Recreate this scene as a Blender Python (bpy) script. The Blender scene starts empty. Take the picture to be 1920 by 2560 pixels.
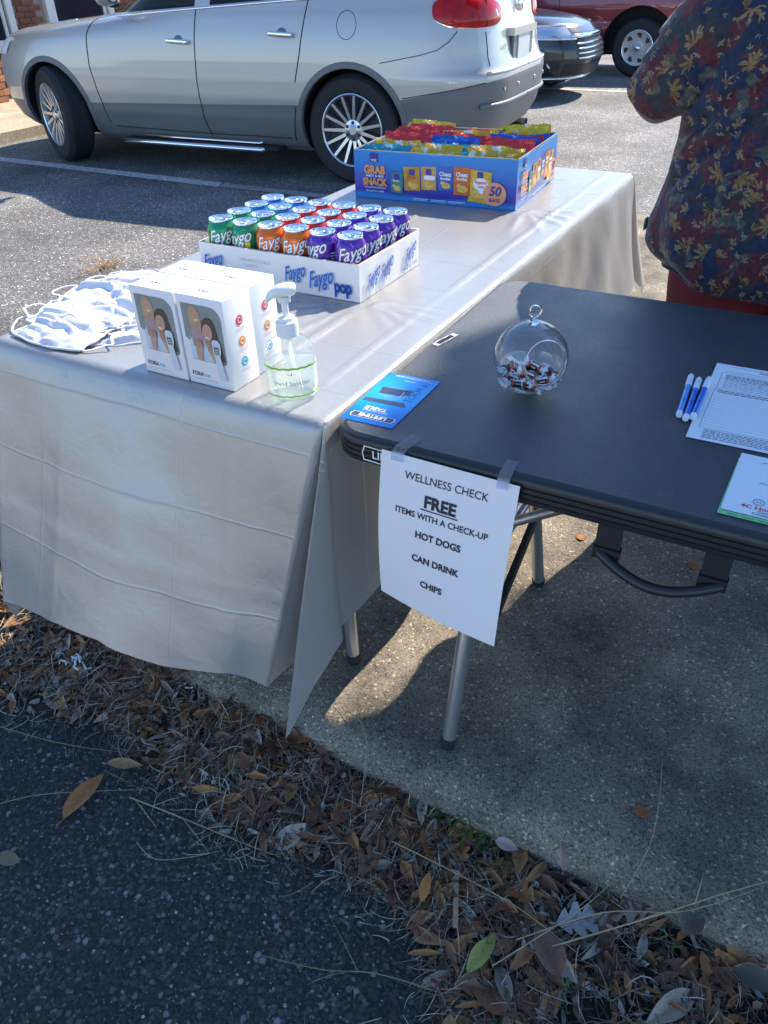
import bpy, bmesh, math, random
import numpy as np
from mathutils import Vector, Matrix, noise
random.seed(7)
PI = math.pi
S = bpy.context.scene
COL = S.collection

# ------------------------------------------------------------------ camera
cam_d = bpy.data.cameras.new('camera'); cam = bpy.data.objects.new('camera', cam_d); COL.objects.link(cam)
def cam_axes(yaw, pitch, roll):
    cy, sy, cp, sp = math.cos(yaw), math.sin(yaw), math.cos(pitch), math.sin(pitch)
    f = Vector((sy*cp, cy*cp, -sp)); r = Vector((cy, -sy, 0)); u = r.cross(f)
    return r*math.cos(roll)+u*math.sin(roll), u*math.cos(roll)-r*math.sin(roll), f
r_, u_, f_ = cam_axes(math.radians(-30.2787), math.radians(35.6393), math.radians(-1.9163))
mw = Matrix((r_, u_, -f_)).transposed().to_4x4(); mw.translation = Vector((.61176, -.86855, 1.31969))
cam.matrix_world = mw
cam_d.sensor_fit = 'HORIZONTAL'; cam_d.sensor_width = 36; cam_d.lens = 36*1923/1920
cam_d.clip_start = .02; cam_d.clip_end = 1500
S.camera = cam

# ------------------------------------------------------------------ sky, sun, exposure
SUN_AZ, SUN_EL = math.radians(12), math.radians(43)
SD = Vector((math.sin(SUN_AZ)*math.cos(SUN_EL), math.cos(SUN_AZ)*math.cos(SUN_EL), math.sin(SUN_EL)))
W = bpy.data.worlds.new('World'); S.world = W; W.use_nodes = True
nt = W.node_tree; nt.nodes.clear()
sky = nt.nodes.new('ShaderNodeTexSky'); sky.sky_type = 'NISHITA'; sky.sun_disc = False
sky.sun_elevation = SUN_EL; sky.sun_rotation = SUN_AZ; sky.air_density = 1.0; sky.dust_density = .1; sky.ozone_density = 6
bg = nt.nodes.new('ShaderNodeBackground'); bg.inputs[1].default_value = .15
wo = nt.nodes.new('ShaderNodeOutputWorld')
nt.links.new(sky.outputs[0], bg.inputs[0]); nt.links.new(bg.outputs[0], wo.inputs[0])
sun_d = bpy.data.lights.new('sun', 'SUN'); sun_d.energy = 5; sun_d.angle = math.radians(.53); sun_d.color = (1, .9, .76)
sun = bpy.data.objects.new('sun', sun_d); COL.objects.link(sun)
sun.rotation_euler = (-SD).to_track_quat('-Z', 'Y').to_euler()
vs = S.view_settings; vs.view_transform = 'Standard'; vs.look = 'None'; vs.gamma = 1; vs.use_curve_mapping = False
vs.exposure = 1.0
S.cycles.use_denoising = True
S.cycles.max_bounces = 8; S.cycles.transparent_max_bounces = 24
S.cycles.sample_clamp_indirect = 6

# ------------------------------------------------------------------ helpers
def mat(name, col=(.5, .5, .5), rough=.5, metal=0, spec=.5, var=0, vscale=20, bump=0, bscale=100, coat=0, objvar=0, detail=3):
    m = bpy.data.materials.new(name); m.use_nodes = True; t = m.node_tree; b = t.nodes['Principled BSDF']
    b.inputs['Base Color'].default_value = (*col, 1); b.inputs['Roughness'].default_value = rough
    b.inputs['Metallic'].default_value = metal; b.inputs['Specular IOR Level'].default_value = spec
    b.inputs['Coat Weight'].default_value = coat
    geo = None
    if var or bump:
        geo = t.nodes.new('ShaderNodeTexCoord')
    if var:
        n = t.nodes.new('ShaderNodeTexNoise'); n.inputs['Scale'].default_value = vscale; n.inputs['Detail'].default_value = detail
        t.links.new(geo.outputs['Object'], n.inputs['Vector'])
        mp = t.nodes.new('ShaderNodeMapRange'); mp.inputs[3].default_value = 1-var; mp.inputs[4].default_value = 1+var
        mp.inputs[1].default_value = .25; mp.inputs[2].default_value = .75
        t.links.new(n.outputs[0], mp.inputs[0])
        mx = t.nodes.new('ShaderNodeMix'); mx.data_type = 'RGBA'; mx.blend_type = 'MULTIPLY'; mx.inputs[0].default_value = 1
        mx.inputs[6].default_value = (*col, 1); t.links.new(mp.outputs[0], mx.inputs[7]); t.links.new(mx.outputs[2], b.inputs['Base Color'])
    if bump:
        n = t.nodes.new('ShaderNodeTexNoise'); n.inputs['Scale'].default_value = bscale; n.inputs['Detail'].default_value = 2
        t.links.new(geo.outputs['Object'], n.inputs['Vector'])
        bp = t.nodes.new('ShaderNodeBump'); bp.inputs['Strength'].default_value = bump; bp.inputs['Distance'].default_value = .002
        t.links.new(n.outputs[0], bp.inputs['Height']); t.links.new(bp.outputs[0], b.inputs['Normal'])
    return m

def ramp(t, fac, stops, interp='LINEAR'):
    r = t.nodes.new('ShaderNodeValToRGB'); r.color_ramp.interpolation = interp
    e = r.color_ramp.elements
    while len(e) < len(stops): e.new(.5)
    for i, (p, c) in enumerate(stops):
        e[i].position = p; e[i].color = (*c, 1)
    t.links.new(fac, r.inputs[0]); return r.outputs[0]

def clear_mat(name, tint=(1, 1, 1), ior=1.45, rough=0.0, haze=0.0, hazecol=(.9, .9, .9)):
    # thin clear wall: transparent + fresnel gloss (+ a little milky diffuse)
    m = bpy.data.materials.new(name); m.use_nodes = True; t = m.node_tree; t.nodes.clear()
    o = t.nodes.new('ShaderNodeOutputMaterial'); tr = t.nodes.new('ShaderNodeBsdfTransparent'); gl = t.nodes.new('ShaderNodeBsdfGlossy')
    tr.inputs[0].default_value = (*tint, 1); gl.inputs['Roughness'].default_value = rough
    lw = t.nodes.new('ShaderNodeLayerWeight'); lw.inputs[0].default_value = .5
    pw = t.nodes.new('ShaderNodeMath'); pw.operation = 'POWER'; pw.inputs[1].default_value = 4.2; t.links.new(lw.outputs['Facing'], pw.inputs[0])
    fr = t.nodes.new('ShaderNodeMapRange'); f0 = ((ior-1)/(ior+1))**2; fr.inputs[3].default_value = f0; fr.inputs[4].default_value = .9; t.links.new(pw.outputs[0], fr.inputs[0])
    mx = t.nodes.new('ShaderNodeMixShader'); t.links.new(fr.outputs[0], mx.inputs[0])
    if haze:
        df = t.nodes.new('ShaderNodeBsdfTranslucent'); df.inputs[0].default_value = (*hazecol, 1)
        m2 = t.nodes.new('ShaderNodeMixShader'); m2.inputs[0].default_value = haze
        t.links.new(tr.outputs[0], m2.inputs[1]); t.links.new(df.outputs[0], m2.inputs[2]); t.links.new(m2.outputs[0], mx.inputs[1])
    else:
        t.links.new(tr.outputs[0], mx.inputs[1])
    t.links.new(gl.outputs[0], mx.inputs[2]); t.links.new(mx.outputs[0], o.inputs[0])
    return m

def setp(o, label=None, cat=None, group=None, kind=None):
    if label: o['label'] = label
    if cat: o['category'] = cat
    if group: o['group'] = group
    if kind: o['kind'] = kind
    return o
def thing(name, label, cat, loc=(0, 0, 0), rz=0, group=None):
    o = bpy.data.objects.new(name, None); COL.objects.link(o); o.empty_display_size = .05
    o.location = loc; o.rotation_euler = (0, 0, rz)
    return setp(o, label, cat, group)
def link(name, me, m=None, parent=None, loc=None, rot=None):
    o = bpy.data.objects.new(name, me); COL.objects.link(o)
    if m is not None and len(me.materials) == 0: me.materials.append(m)
    if parent is not None: o.parent = parent
    if loc is not None: o.location = loc
    if rot is not None: o.rotation_euler = rot
    return o
def mk(name, v, f, m=None, parent=None, smooth=False, loc=None, rot=None, sharp=None):
    me = bpy.data.meshes.new(name); me.from_pydata([tuple(p) for p in v], [], f); me.update()
    if smooth:
        me.polygons.foreach_set('use_smooth', [True]*len(me.polygons))
        if sharp: me.set_sharp_from_angle(angle=math.radians(sharp))
    return link(name, me, m, parent, loc, rot)
def dup(o, parent=None):
    c = o.copy(); COL.objects.link(c)
    if parent is not None: c.parent = parent
    for ch in list(o.children): dup(ch, c)
    return c

class MB:
    def __init__(s): s.v = []; s.f = []
    def add(s, v, f):
        n = len(s.v); s.v += [tuple(p) for p in v]; s.f += [tuple(i+n for i in q) for q in f]; return s
    def box(s, c, d, rz=0, M=None):
        x, y, z = d[0]/2, d[1]/2, d[2]/2
        v = [Vector((a*x, b*y, e*z)) for a in (-1, 1) for b in (-1, 1) for e in (-1, 1)]
        if M is None: M = Matrix.Rotation(rz, 3, 'Z')
        v = [M @ p+Vector(c) for p in v]
        return s.add(v, [(0, 1, 3, 2), (4, 6, 7, 5), (0, 4, 5, 1), (2, 3, 7, 6), (0, 2, 6, 4), (1, 5, 7, 3)])
    def tube(s, path, r, n=8, closed=False, cap=True):
        P = [Vector(p) for p in path]; N = len(P); rs = r if isinstance(r, (list, tuple)) else [r]*N
        v = []; f = []; up = None
        for i, p in enumerate(P):
            if closed: d = (P[(i+1) % N]-P[i-1])
            else: d = P[min(i+1, N-1)]-P[max(i-1, 0)]
            d.normalize()
            if up is None:
                up = d.orthogonal().normalized()
            up = (up-d*up.dot(d)).normalized() if (up-d*up.dot(d)).length > 1e-6 else d.orthogonal().normalized()
            q = d.cross(up)
            for k in range(n):
                a = 2*PI*k/n; v.append(p+(up*math.cos(a)+q*math.sin(a))*rs[i])
        for i in range(N if closed else N-1):
            j = (i+1) % N
            for k in range(n):
                f.append((i*n+k, i*n+(k+1) % n, j*n+(k+1) % n, j*n+k))
        if cap and not closed:
            f.append(tuple(range(n-1, -1, -1))); f.append(tuple(range((N-1)*n, N*n)))
        return s.add(v, f)
    def lathe(s, prof, n=24, M=None, c=(0, 0, 0), cap0=True, cap1=True):
        v = []; f = []; M = M or Matrix.Identity(3); c = Vector(c)
        for (r, z) in prof:
            for k in range(n):
                a = 2*PI*k/n; v.append(M @ Vector((r*math.cos(a), r*math.sin(a), z))+c)
        for i in range(len(prof)-1):
            for k in range(n):
                f.append((i*n+k, i*n+(k+1) % n, (i+1)*n+(k+1) % n, (i+1)*n+k))
        if cap0: f.append(tuple(range(n-1, -1, -1)))
        if cap1: f.append(tuple(range((len(prof)-1)*n, len(prof)*n)))
        return s.add(v, f)
    def grid(s, fn, nu, nv):
        v = [fn(i/nu, j/nv) for j in range(nv+1) for i in range(nu+1)]
        f = [(j*(nu+1)+i, j*(nu+1)+i+1, (j+1)*(nu+1)+i+1, (j+1)*(nu+1)+i) for j in range(nv) for i in range(nu)]
        return s.add(v, f)
    def poly(s, pts): return s.add(pts, [tuple(range(len(pts)))])
    def prism(s, pts, h):      # pts 3d ring, h vector
        n = len(pts); h = Vector(h); a = [Vector(p) for p in pts]; b = [p+h for p in a]
        return s.add(a+b, [tuple(range(n-1, -1, -1)), tuple(range(n, 2*n))]+[(i, (i+1) % n, n+(i+1) % n, n+i) for i in range(n)])
    def build(s, name, m=None, parent=None, smooth=False, loc=None, rot=None, sharp=None):
        return mk(name, s.v, s.f, m, parent, smooth, loc, rot, sharp)

def rbox(name, d, m, parent=None, r=.003, loc=None, rot=None, seg=2):
    me = bpy.data.meshes.new(name); b = bmesh.new(); bmesh.ops.create_cube(b, size=1)
    for v in b.verts: v.co = Vector((v.co.x*d[0], v.co.y*d[1], v.co.z*d[2]))
    bmesh.ops.bevel(b, geom=b.edges[:], offset=r, segments=seg, affect='EDGES', profile=.5); b.to_mesh(me); b.free()
    me.polygons.foreach_set('use_smooth', [True]*len(me.polygons)); me.set_sharp_from_angle(angle=math.radians(40))
    return link(name, me, m, parent, loc, rot)

_tc = {}
def text2d(s, size, bold=0, shear=0, align='CENTER', space=1):
    k = (s, size, bold, shear, align, space)
    if k in _tc: return _tc[k]
    c = bpy.data.curves.new('txt', 'FONT'); c.body = s; c.size = size; c.offset = bold*size; c.shear = shear; c.align_x = align
    c.resolution_u = 3; c.space_character = space
    o = bpy.data.objects.new('txt', c); me = bpy.data.meshes.new_from_object(o)
    v = [(p.co.x, p.co.y) for p in me.vertices]; f = [tuple(p.vertices) for p in me.polygons]
    bpy.data.meshes.remove(me); bpy.data.objects.remove(o); bpy.data.curves.remove(c)
    _tc[k] = (v, f); return v, f
def put_text(mb, s, size, o, rt, up, bold=0, shear=0, align='CENTER', sx=1, space=1):
    v, f = text2d(s, size, bold, shear, align, space); o, rt, up = Vector(o), Vector(rt).normalized(), Vector(up).normalized()
    mb.add([o+rt*(x*sx)+up*y for x, y in v], f)
def flat(mb, pts, o, rt, up):
    o, rt, up = Vector(o), Vector(rt).normalized(), Vector(up).normalized()
    mb.poly([o+rt*x+up*y for x, y in pts])
def ell(cx, cy, rx, ry, n=20, rot=0):
    return [(cx+rx*math.cos(2*PI*k/n)*math.cos(rot)-ry*math.sin(2*PI*k/n)*math.sin(rot), cy+rx*math.cos(2*PI*k/n)*math.sin(rot)+ry*math.sin(2*PI*k/n)*math.cos(rot)) for k in range(n)]
def rect(x0, y0, x1, y1): return [(x0, y0), (x1, y0), (x1, y1), (x0, y1)]
def nz(x, y, z=0): return noise.noise(Vector((x, y, z)))
def interp(x, xs, ys):
    return float(np.interp(x, xs, ys))
def smooth01(t): t = max(0, min(1, t)); return t*t*(3-2*t)

A = -.145          # asphalt level; the concrete slab's top is z = 0
H = .737           # table height

# ------------------------------------------------------------------ ground materials
def asphalt_mat():
    m = bpy.data.materials.new('asphalt'); m.use_nodes = True; t = m.node_tree; b = t.nodes['Principled BSDF']
    g = t.nodes.new('ShaderNodeNewGeometry')
    v1 = t.nodes.new('ShaderNodeTexVoronoi'); v1.inputs['Scale'].default_value = 74; v1.inputs['Randomness'].default_value = 1
    v2 = t.nodes.new('ShaderNodeTexVoronoi'); v2.inputs['Scale'].default_value = 210
    n1 = t.nodes.new('ShaderNodeTexNoise'); n1.inputs['Scale'].default_value = 1.3; n1.inputs['Detail'].default_value = 5
    n2 = t.nodes.new('ShaderNodeTexNoise'); n2.inputs['Scale'].default_value = 300; n2.inputs['Detail'].default_value = 2
    ds = t.nodes.new('ShaderNodeVectorMath'); ds.operation = 'ADD'
    sc = t.nodes.new('ShaderNodeVectorMath'); sc.operation = 'SCALE'; sc.inputs['Scale'].default_value = .006
    nd = t.nodes.new('ShaderNodeTexNoise'); nd.inputs['Scale'].default_value = 120
    t.links.new(g.outputs['Position'], nd.inputs['Vector']); t.links.new(nd.outputs['Color'], sc.inputs[0])
    t.links.new(g.outputs['Position'], ds.inputs[0]); t.links.new(sc.outputs[0], ds.inputs[1])
    for n in (v1, v2): t.links.new(ds.outputs[0], n.inputs['Vector'])
    for n in (n1, n2): t.links.new(g.outputs['Position'], n.inputs['Vector'])
    sp = t.nodes.new('ShaderNodeSeparateColor'); t.links.new(v1.outputs['Color'], sp.inputs[0])
    c1 = ramp(t, sp.outputs[0], [(0, (.045, .045, .045)), (.4, (.09, .088, .086)), (.75, (.15, .147, .14)), (.93, (.24, .23, .22)), (.98, (.5, .48, .45))])
    sp2 = t.nodes.new('ShaderNodeSeparateColor'); t.links.new(v2.outputs['Color'], sp2.inputs[0])
    c2 = ramp(t, sp2.outputs[0], [(0, (.035, .035, .036)), (.6, (.075, .073, .072)), (.93, (.13, .126, .12)), (.99, (.34, .33, .31))])
    # mortar between stones darker: distance threshold decides stone or matrix
    dm = ramp(t, v1.outputs['Distance'], [(.32, (1, 1, 1)), (.5, (0, 0, 0))])
    mx = t.nodes.new('ShaderNodeMix'); mx.data_type = 'RGBA'; t.links.new(dm, mx.inputs[0]); t.links.new(c2, mx.inputs[6]); t.links.new(c1, mx.inputs[7])
    mr = t.nodes.new('ShaderNodeMapRange'); mr.inputs[1].default_value = .3; mr.inputs[2].default_value = .7; mr.inputs[3].default_value = .6; mr.inputs[4].default_value = 1.35
    t.links.new(n1.outputs[0], mr.inputs[0])
    # lighter behind the slab, darker in the strip before the kerb
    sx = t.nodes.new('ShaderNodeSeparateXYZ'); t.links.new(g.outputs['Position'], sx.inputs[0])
    tone_y = t.nodes.new('ShaderNodeMapRange'); tone_y.inputs[1].default_value = .2; tone_y.inputs[2].default_value = .9; tone_y.inputs[3].default_value = .5; tone_y.inputs[4].default_value = 1.75
    t.links.new(sx.outputs[1], tone_y.inputs[0])
    mu = t.nodes.new('ShaderNodeMath'); mu.operation = 'MULTIPLY'; t.links.new(mr.outputs[0], mu.inputs[0]); t.links.new(tone_y.outputs[0], mu.inputs[1])
    m3 = t.nodes.new('ShaderNodeMix'); m3.data_type = 'RGBA'; m3.blend_type = 'MULTIPLY'; m3.inputs[0].default_value = 1
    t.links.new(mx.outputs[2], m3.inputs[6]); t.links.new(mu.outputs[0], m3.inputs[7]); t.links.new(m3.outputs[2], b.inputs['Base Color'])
    b.inputs['Roughness'].default_value = .8; b.inputs['Specular IOR Level'].default_value = .35
    ad = t.nodes.new('ShaderNodeMath'); ad.operation = 'ADD'; t.links.new(dm, ad.inputs[0]); t.links.new(n2.outputs[0], ad.inputs[1])
    bp = t.nodes.new('ShaderNodeBump'); bp.inputs['Strength'].default_value = .7; bp.inputs['Distance'].default_value = .003
    t.links.new(ad.outputs[0], bp.inputs['Height']); t.links.new(bp.outputs[0], b.inputs['Normal'])
    return m
def concrete_mat(name='concrete', base=(.36, .31, .235), dark=(.12, .108, .09)):
    m = bpy.data.materials.new(name); m.use_nodes = True; t = m.node_tree; b = t.nodes['Principled BSDF']
    g = t.nodes.new('ShaderNodeNewGeometry')
    n1 = t.nodes.new('ShaderNodeTexNoise'); n1.inputs['Scale'].default_value = 3.2; n1.inputs['Detail'].default_value = 7; n1.inputs['Roughness'].default_value = .65
    v1 = t.nodes.new('ShaderNodeTexVoronoi'); v1.inputs['Scale'].default_value = 205
    n2 = t.nodes.new('ShaderNodeTexNoise'); n2.inputs['Scale'].default_value = 260; n2.inputs['Detail'].default_value = 3
    for n in (n1, v1, n2): t.links.new(g.outputs['Position'], n.inputs['Vector'])
    c = ramp(t, n1.outputs[0], [(.36, dark), (.5, tuple((a+d)/2 for a, d in zip(base, dark))), (.66, base)])
    sp = t.nodes.new('ShaderNodeSeparateColor'); t.links.new(v1.outputs['Color'], sp.inputs[0])
    s = ramp(t, sp.outputs[0], [(0, (.5, .5, .5)), (.25, (.82, .82, .82)), (.8, (1, 1, 1)), (.945, (1.0, 1.0, 1.0)), (.975, (2.0, 1.95, 1.9))])
    s2 = ramp(t, n2.outputs[0], [(.32, (.45, .45, .45)), (.5, (1, 1, 1)), (.7, (1.25, 1.25, 1.25))])
    m1 = t.nodes.new('ShaderNodeMix'); m1.data_type = 'RGBA'; m1.blend_type = 'MULTIPLY'; m1.inputs[0].default_value = 1
    t.links.new(c, m1.inputs[6]); t.links.new(s, m1.inputs[7])
    m2 = t.nodes.new('ShaderNodeMix'); m2.data_type = 'RGBA'; m2.blend_type = 'MULTIPLY'; m2.inputs[0].default_value = 1
    t.links.new(m1.outputs[2], m2.inputs[6]); t.links.new(s2, m2.inputs[7]); t.links.new(m2.outputs[2], b.inputs['Base Color'])
    b.inputs['Roughness'].default_value = .9; b.inputs['Specular IOR Level'].default_value = .25
    bp = t.nodes.new('ShaderNodeBump'); bp.inputs['Strength'].default_value = .6; bp.inputs['Distance'].default_value = .0025
    t.links.new(n2.outputs[0], bp.inputs['Height']); t.links.new(bp.outputs[0], b.inputs['Normal'])
    return m
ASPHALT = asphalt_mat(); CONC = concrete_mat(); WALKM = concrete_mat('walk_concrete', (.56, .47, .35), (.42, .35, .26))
def worn_paint():
    m = mat('worn_line_paint', (.62, .62, .6), .75); t = m.node_tree; b = t.nodes['Principled BSDF']
    g = t.nodes.new('ShaderNodeNewGeometry'); n = t.nodes.new('ShaderNodeTexNoise'); n.inputs['Scale'].default_value = 28; n.inputs['Detail'].default_value = 8; n.inputs['Roughness'].default_value = .7
    t.links.new(g.outputs['Position'], n.inputs['Vector'])
    c = ramp(t, n.outputs[0], [(.36, (.14, .135, .13)), (.47, (.42, .42, .41)), (.6, (.6, .6, .58))]); t.links.new(c, b.inputs['Base Color'])
    return m
PAINT = worn_paint()

# ------------------------------------------------------------------ ground
mb = MB(); R = 450
xs = [-R, -60, -20, -8, -3, 0, 3, 8, 20, 60, R]
mb.grid(lambda u, v: (xs[int(round(u*10))], xs[int(round(v*10))], A), 10, 10)
setp(mb.build('parking_lot', ASPHALT), kind='structure', label='grey asphalt parking lot behind and before the concrete slab', cat='ground')
setp(MB().add([(-30, -1.4, A+.004), (30, -1.4, A+.004), (30, -14, A+.004), (-30, -14, A+.004)], [(3, 2, 1, 0)]).build('bounce_pavement', WALKM), kind='structure', label='pale concrete sheet added out of view to bounce light onto shaded surfaces', cat='pavement')  # unseen pale ground, added to reflect warm light onto the shaded cloth
# slab with a worn rounded kerb edge towards the camera
def slab():
    mb = MB(); X0, X1, Y1 = -1.35, 9.0, 4.2
    prof = [(.055, 0), (.035, -.0012), (.018, -.004), (.004, -.009), (-.010, -.018), (-.020, -.030), (-.027, -.046), (-.030, -.07), (-.031, -.15)]
    N = 420; xs = [X0+(X1-X0)*(i/N)**1.0 for i in range(N+1)]
    # finer columns in view
    xs = sorted(set([X0+.012*i for i in range(int((1.3-X0)/.012))]+[1.3+.2*i for i in range(40)]))
    def fn_row(x):
        out = []
        for k, (y, z) in enumerate(prof):
            w = .010*nz(x*3, 1.7)+.005*nz(x*11, 5.1)+.003*nz(x*37, 9, k*.8)
            out.append((x, y+w*(k > 0), z-(abs(nz(x*25, 3.3, k))*.004 if 1 < k < 7 else 0)))
        return out
    rows = [fn_row(x) for x in xs]; n = len(prof)
    v = [p for r in rows for p in r]
    f = [(i*n+k, i*n+k+1, (i+1)*n+k+1, (i+1)*n+k) for i in range(len(xs)-1) for k in range(n-1)]
    mb.add(v, f)
    mb.add([(X0, .055, 0), (xs[-1], .055, 0), (xs[-1], Y1, 0), (X0, Y1, 0)], [(0, 1, 2, 3)])
    mb.add([(X0, -.03, A), (X0, .055, 0), (X0, Y1, 0), (X0, Y1+.03, A), (xs[-1], Y1, 0), (xs[-1], Y1+.03, A)], [(0, 1, 2, 3), (3, 2, 4, 5)])
    o = mb.build('concrete_slab', CONC, smooth=True, sharp=50)
    setp(o, kind='structure', label='speckled concrete slab with a rounded kerb edge', cat='pavement')
slab()
def sheet(name, pts, m, z, label=None):
    mb = MB(); mb.poly([(x, y, z) for x, y in pts]); return setp(mb.build(name, m), kind='structure', label=label, cat='road marking')
sheet('parking_line', [(-9.5, 4.27), (-3.83, 4.24), (-3.9, 4.375), (-9.5, 4.41)], PAINT, A+.004, 'worn white parking line beside the silver SUV')
mfade = mat('faded_line_paint', (.26, .26, .255), .8, var=.35, vscale=30)
sheet('parking_line', [(-3.82, 4.25), (-2.5, 4.27), (-2.5, 4.38), (-3.88, 4.37)], mfade, A+.004, 'almost worn away end of the parking line')
sheet('parking_line', [(-8, 10.42), (6, 10.30), (6, 10.42), (-8, 10.54)], PAINT, A+.004, 'white parking line in the shadow of the maroon truck')
sheet('parking_line', [(-9, 13.1), (6, 12.95), (6, 13.1), (-9, 13.25)], PAINT, A+.004, 'white parking line beyond the maroon truck')
mb = MB(); mb.box((-11.2, 6.5, A-.15), (7.9, 12, .5))
setp(mb.build('walkway', WALKM), kind='structure', label='pale sunlit walkway before the brick building', cat='pavement')
# ------------------------------------------------------------------ cloth-covered table
def cloth_mat():
    m = bpy.data.materials.new('silver_plastic_cloth'); m.use_nodes = True; t = m.node_tree; b = t.nodes['Principled BSDF']; out = t.nodes['Material Output']
    b.inputs['Base Color'].default_value = (.46, .455, .45, 1); b.inputs['Roughness'].default_value = .31; b.inputs['Metallic'].default_value = .42
    tc = t.nodes.new('ShaderNodeTexCoord'); n = t.nodes.new('ShaderNodeTexNoise'); n.inputs['Scale'].default_value = 9; n.inputs['Detail'].default_value = 4
    t.links.new(tc.outputs['Object'], n.inputs['Vector'])
    uv = t.nodes.new('ShaderNodeUVMap'); uv.uv_map = 'flat'
    wob = t.nodes.new('ShaderNodeVectorMath'); wob.operation = 'MULTIPLY_ADD'; wob.inputs[1].default_value = (.012, .012, 0); t.links.new(n.outputs['Color'], wob.inputs[0]); t.links.new(uv.outputs[0], wob.inputs[2])
    sx = t.nodes.new('ShaderNodeSeparateXYZ'); t.links.new(wob.outputs[0], sx.inputs[0]); hs = []
    for ax, per, off in ((0, .17, .03), (1, .085, .0)):
        ad = t.nodes.new('ShaderNodeMath'); ad.inputs[1].default_value = off+5; t.links.new(sx.outputs[ax], ad.inputs[0])
        pp = t.nodes.new('ShaderNodeMath'); pp.operation = 'PINGPONG'; pp.inputs[1].default_value = per; t.links.new(ad.outputs[0], pp.inputs[0])
        mr = t.nodes.new('ShaderNodeMapRange'); mr.inputs[1].default_value = 0; mr.inputs[2].default_value = .0035; mr.inputs[3].default_value = 1; mr.inputs[4].default_value = 0; t.links.new(pp.outputs[0], mr.inputs[0]); hs.append(mr.outputs[0])
    n3 = t.nodes.new('ShaderNodeTexNoise'); n3.inputs['Scale'].default_value = 38; n3.inputs['Detail'].default_value = 3; n3.inputs['Distortion'].default_value = .8; t.links.new(uv.outputs[0], n3.inputs['Vector'])
    a1 = t.nodes.new('ShaderNodeMath'); a1.operation = 'MAXIMUM'; t.links.new(hs[0], a1.inputs[0]); t.links.new(hs[1], a1.inputs[1])
    a2 = t.nodes.new('ShaderNodeMath'); a2.operation = 'MULTIPLY_ADD'; a2.inputs[1].default_value = .55; t.links.new(n3.outputs[0], a2.inputs[0]); sc_ = t.nodes.new('ShaderNodeMath'); sc_.operation = 'MULTIPLY'; sc_.inputs[1].default_value = .27; t.links.new(a1.outputs[0], sc_.inputs[0]); t.links.new(sc_.outputs[0], a2.inputs[2])
    a3 = t.nodes.new('ShaderNodeMath'); a3.operation = 'MULTIPLY_ADD'; a3.inputs[1].default_value = 1.3; t.links.new(n.outputs[0], a3.inputs[0]); t.links.new(a2.outputs[0], a3.inputs[2])
    bp = t.nodes.new('ShaderNodeBump'); bp.inputs['Strength'].default_value = .75; bp.inputs['Distance'].default_value = .0022
    t.links.new(a3.outputs[0], bp.inputs['Height']); t.links.new(bp.outputs[0], b.inputs['Normal'])
    tl = t.nodes.new('ShaderNodeBsdfTranslucent'); tl.inputs[0].default_value = (.72, .68, .62, 1)
    mx = t.nodes.new('ShaderNodeMixShader'); mx.inputs[0].default_value = .18
    t.links.new(b.outputs[0], mx.inputs[1]); t.links.new(tl.outputs[0], mx.inputs[2]); t.links.new(mx.outputs[0], out.inputs[0])
    return m
CLOTH = cloth_mat()
LEGM = mat('brushed_aluminium_tube', (.62, .63, .65), .32, .9, bump=.05, bscale=400)
BLACKR = mat('black_rubber', (.02, .02, .022), .6)
BLKPL = mat('black_moulded_plastic', (.05, .058, .07), .33, 0, .6, bump=.8, bscale=700)
_t = BLKPL.node_tree; _b = _t.nodes['Principled BSDF']; _tco = _t.nodes.new('ShaderNodeTexCoord'); _n = _t.nodes.new('ShaderNodeTexNoise'); _n.inputs['Scale'].default_value = 7; _n.inputs['Detail'].default_value = 8; _n.inputs['Roughness'].default_value = .7
_t.links.new(_tco.outputs["Object"], _n.inputs['Vector']); _r = _t.nodes.new('ShaderNodeMapRange'); _r.inputs[1].default_value = .3; _r.inputs[2].default_value = .7; _r.inputs[3].default_value = .26; _r.inputs[4].default_value = .46; _t.links.new(_n.outputs[0], _r.inputs[0]); _t.links.new(_r.outputs[0], _b.inputs['Roughness'])
_t.links.new(ramp(_t, _n.outputs[0], [(.35, (.027, .034, .045)), (.6, (.034, .042, .055)), (.72, (.06, .068, .08))]), _b.inputs['Base Color'])
BLKEDGE = mat('black_smooth_plastic', (.018, .019, .022), .38)

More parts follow.
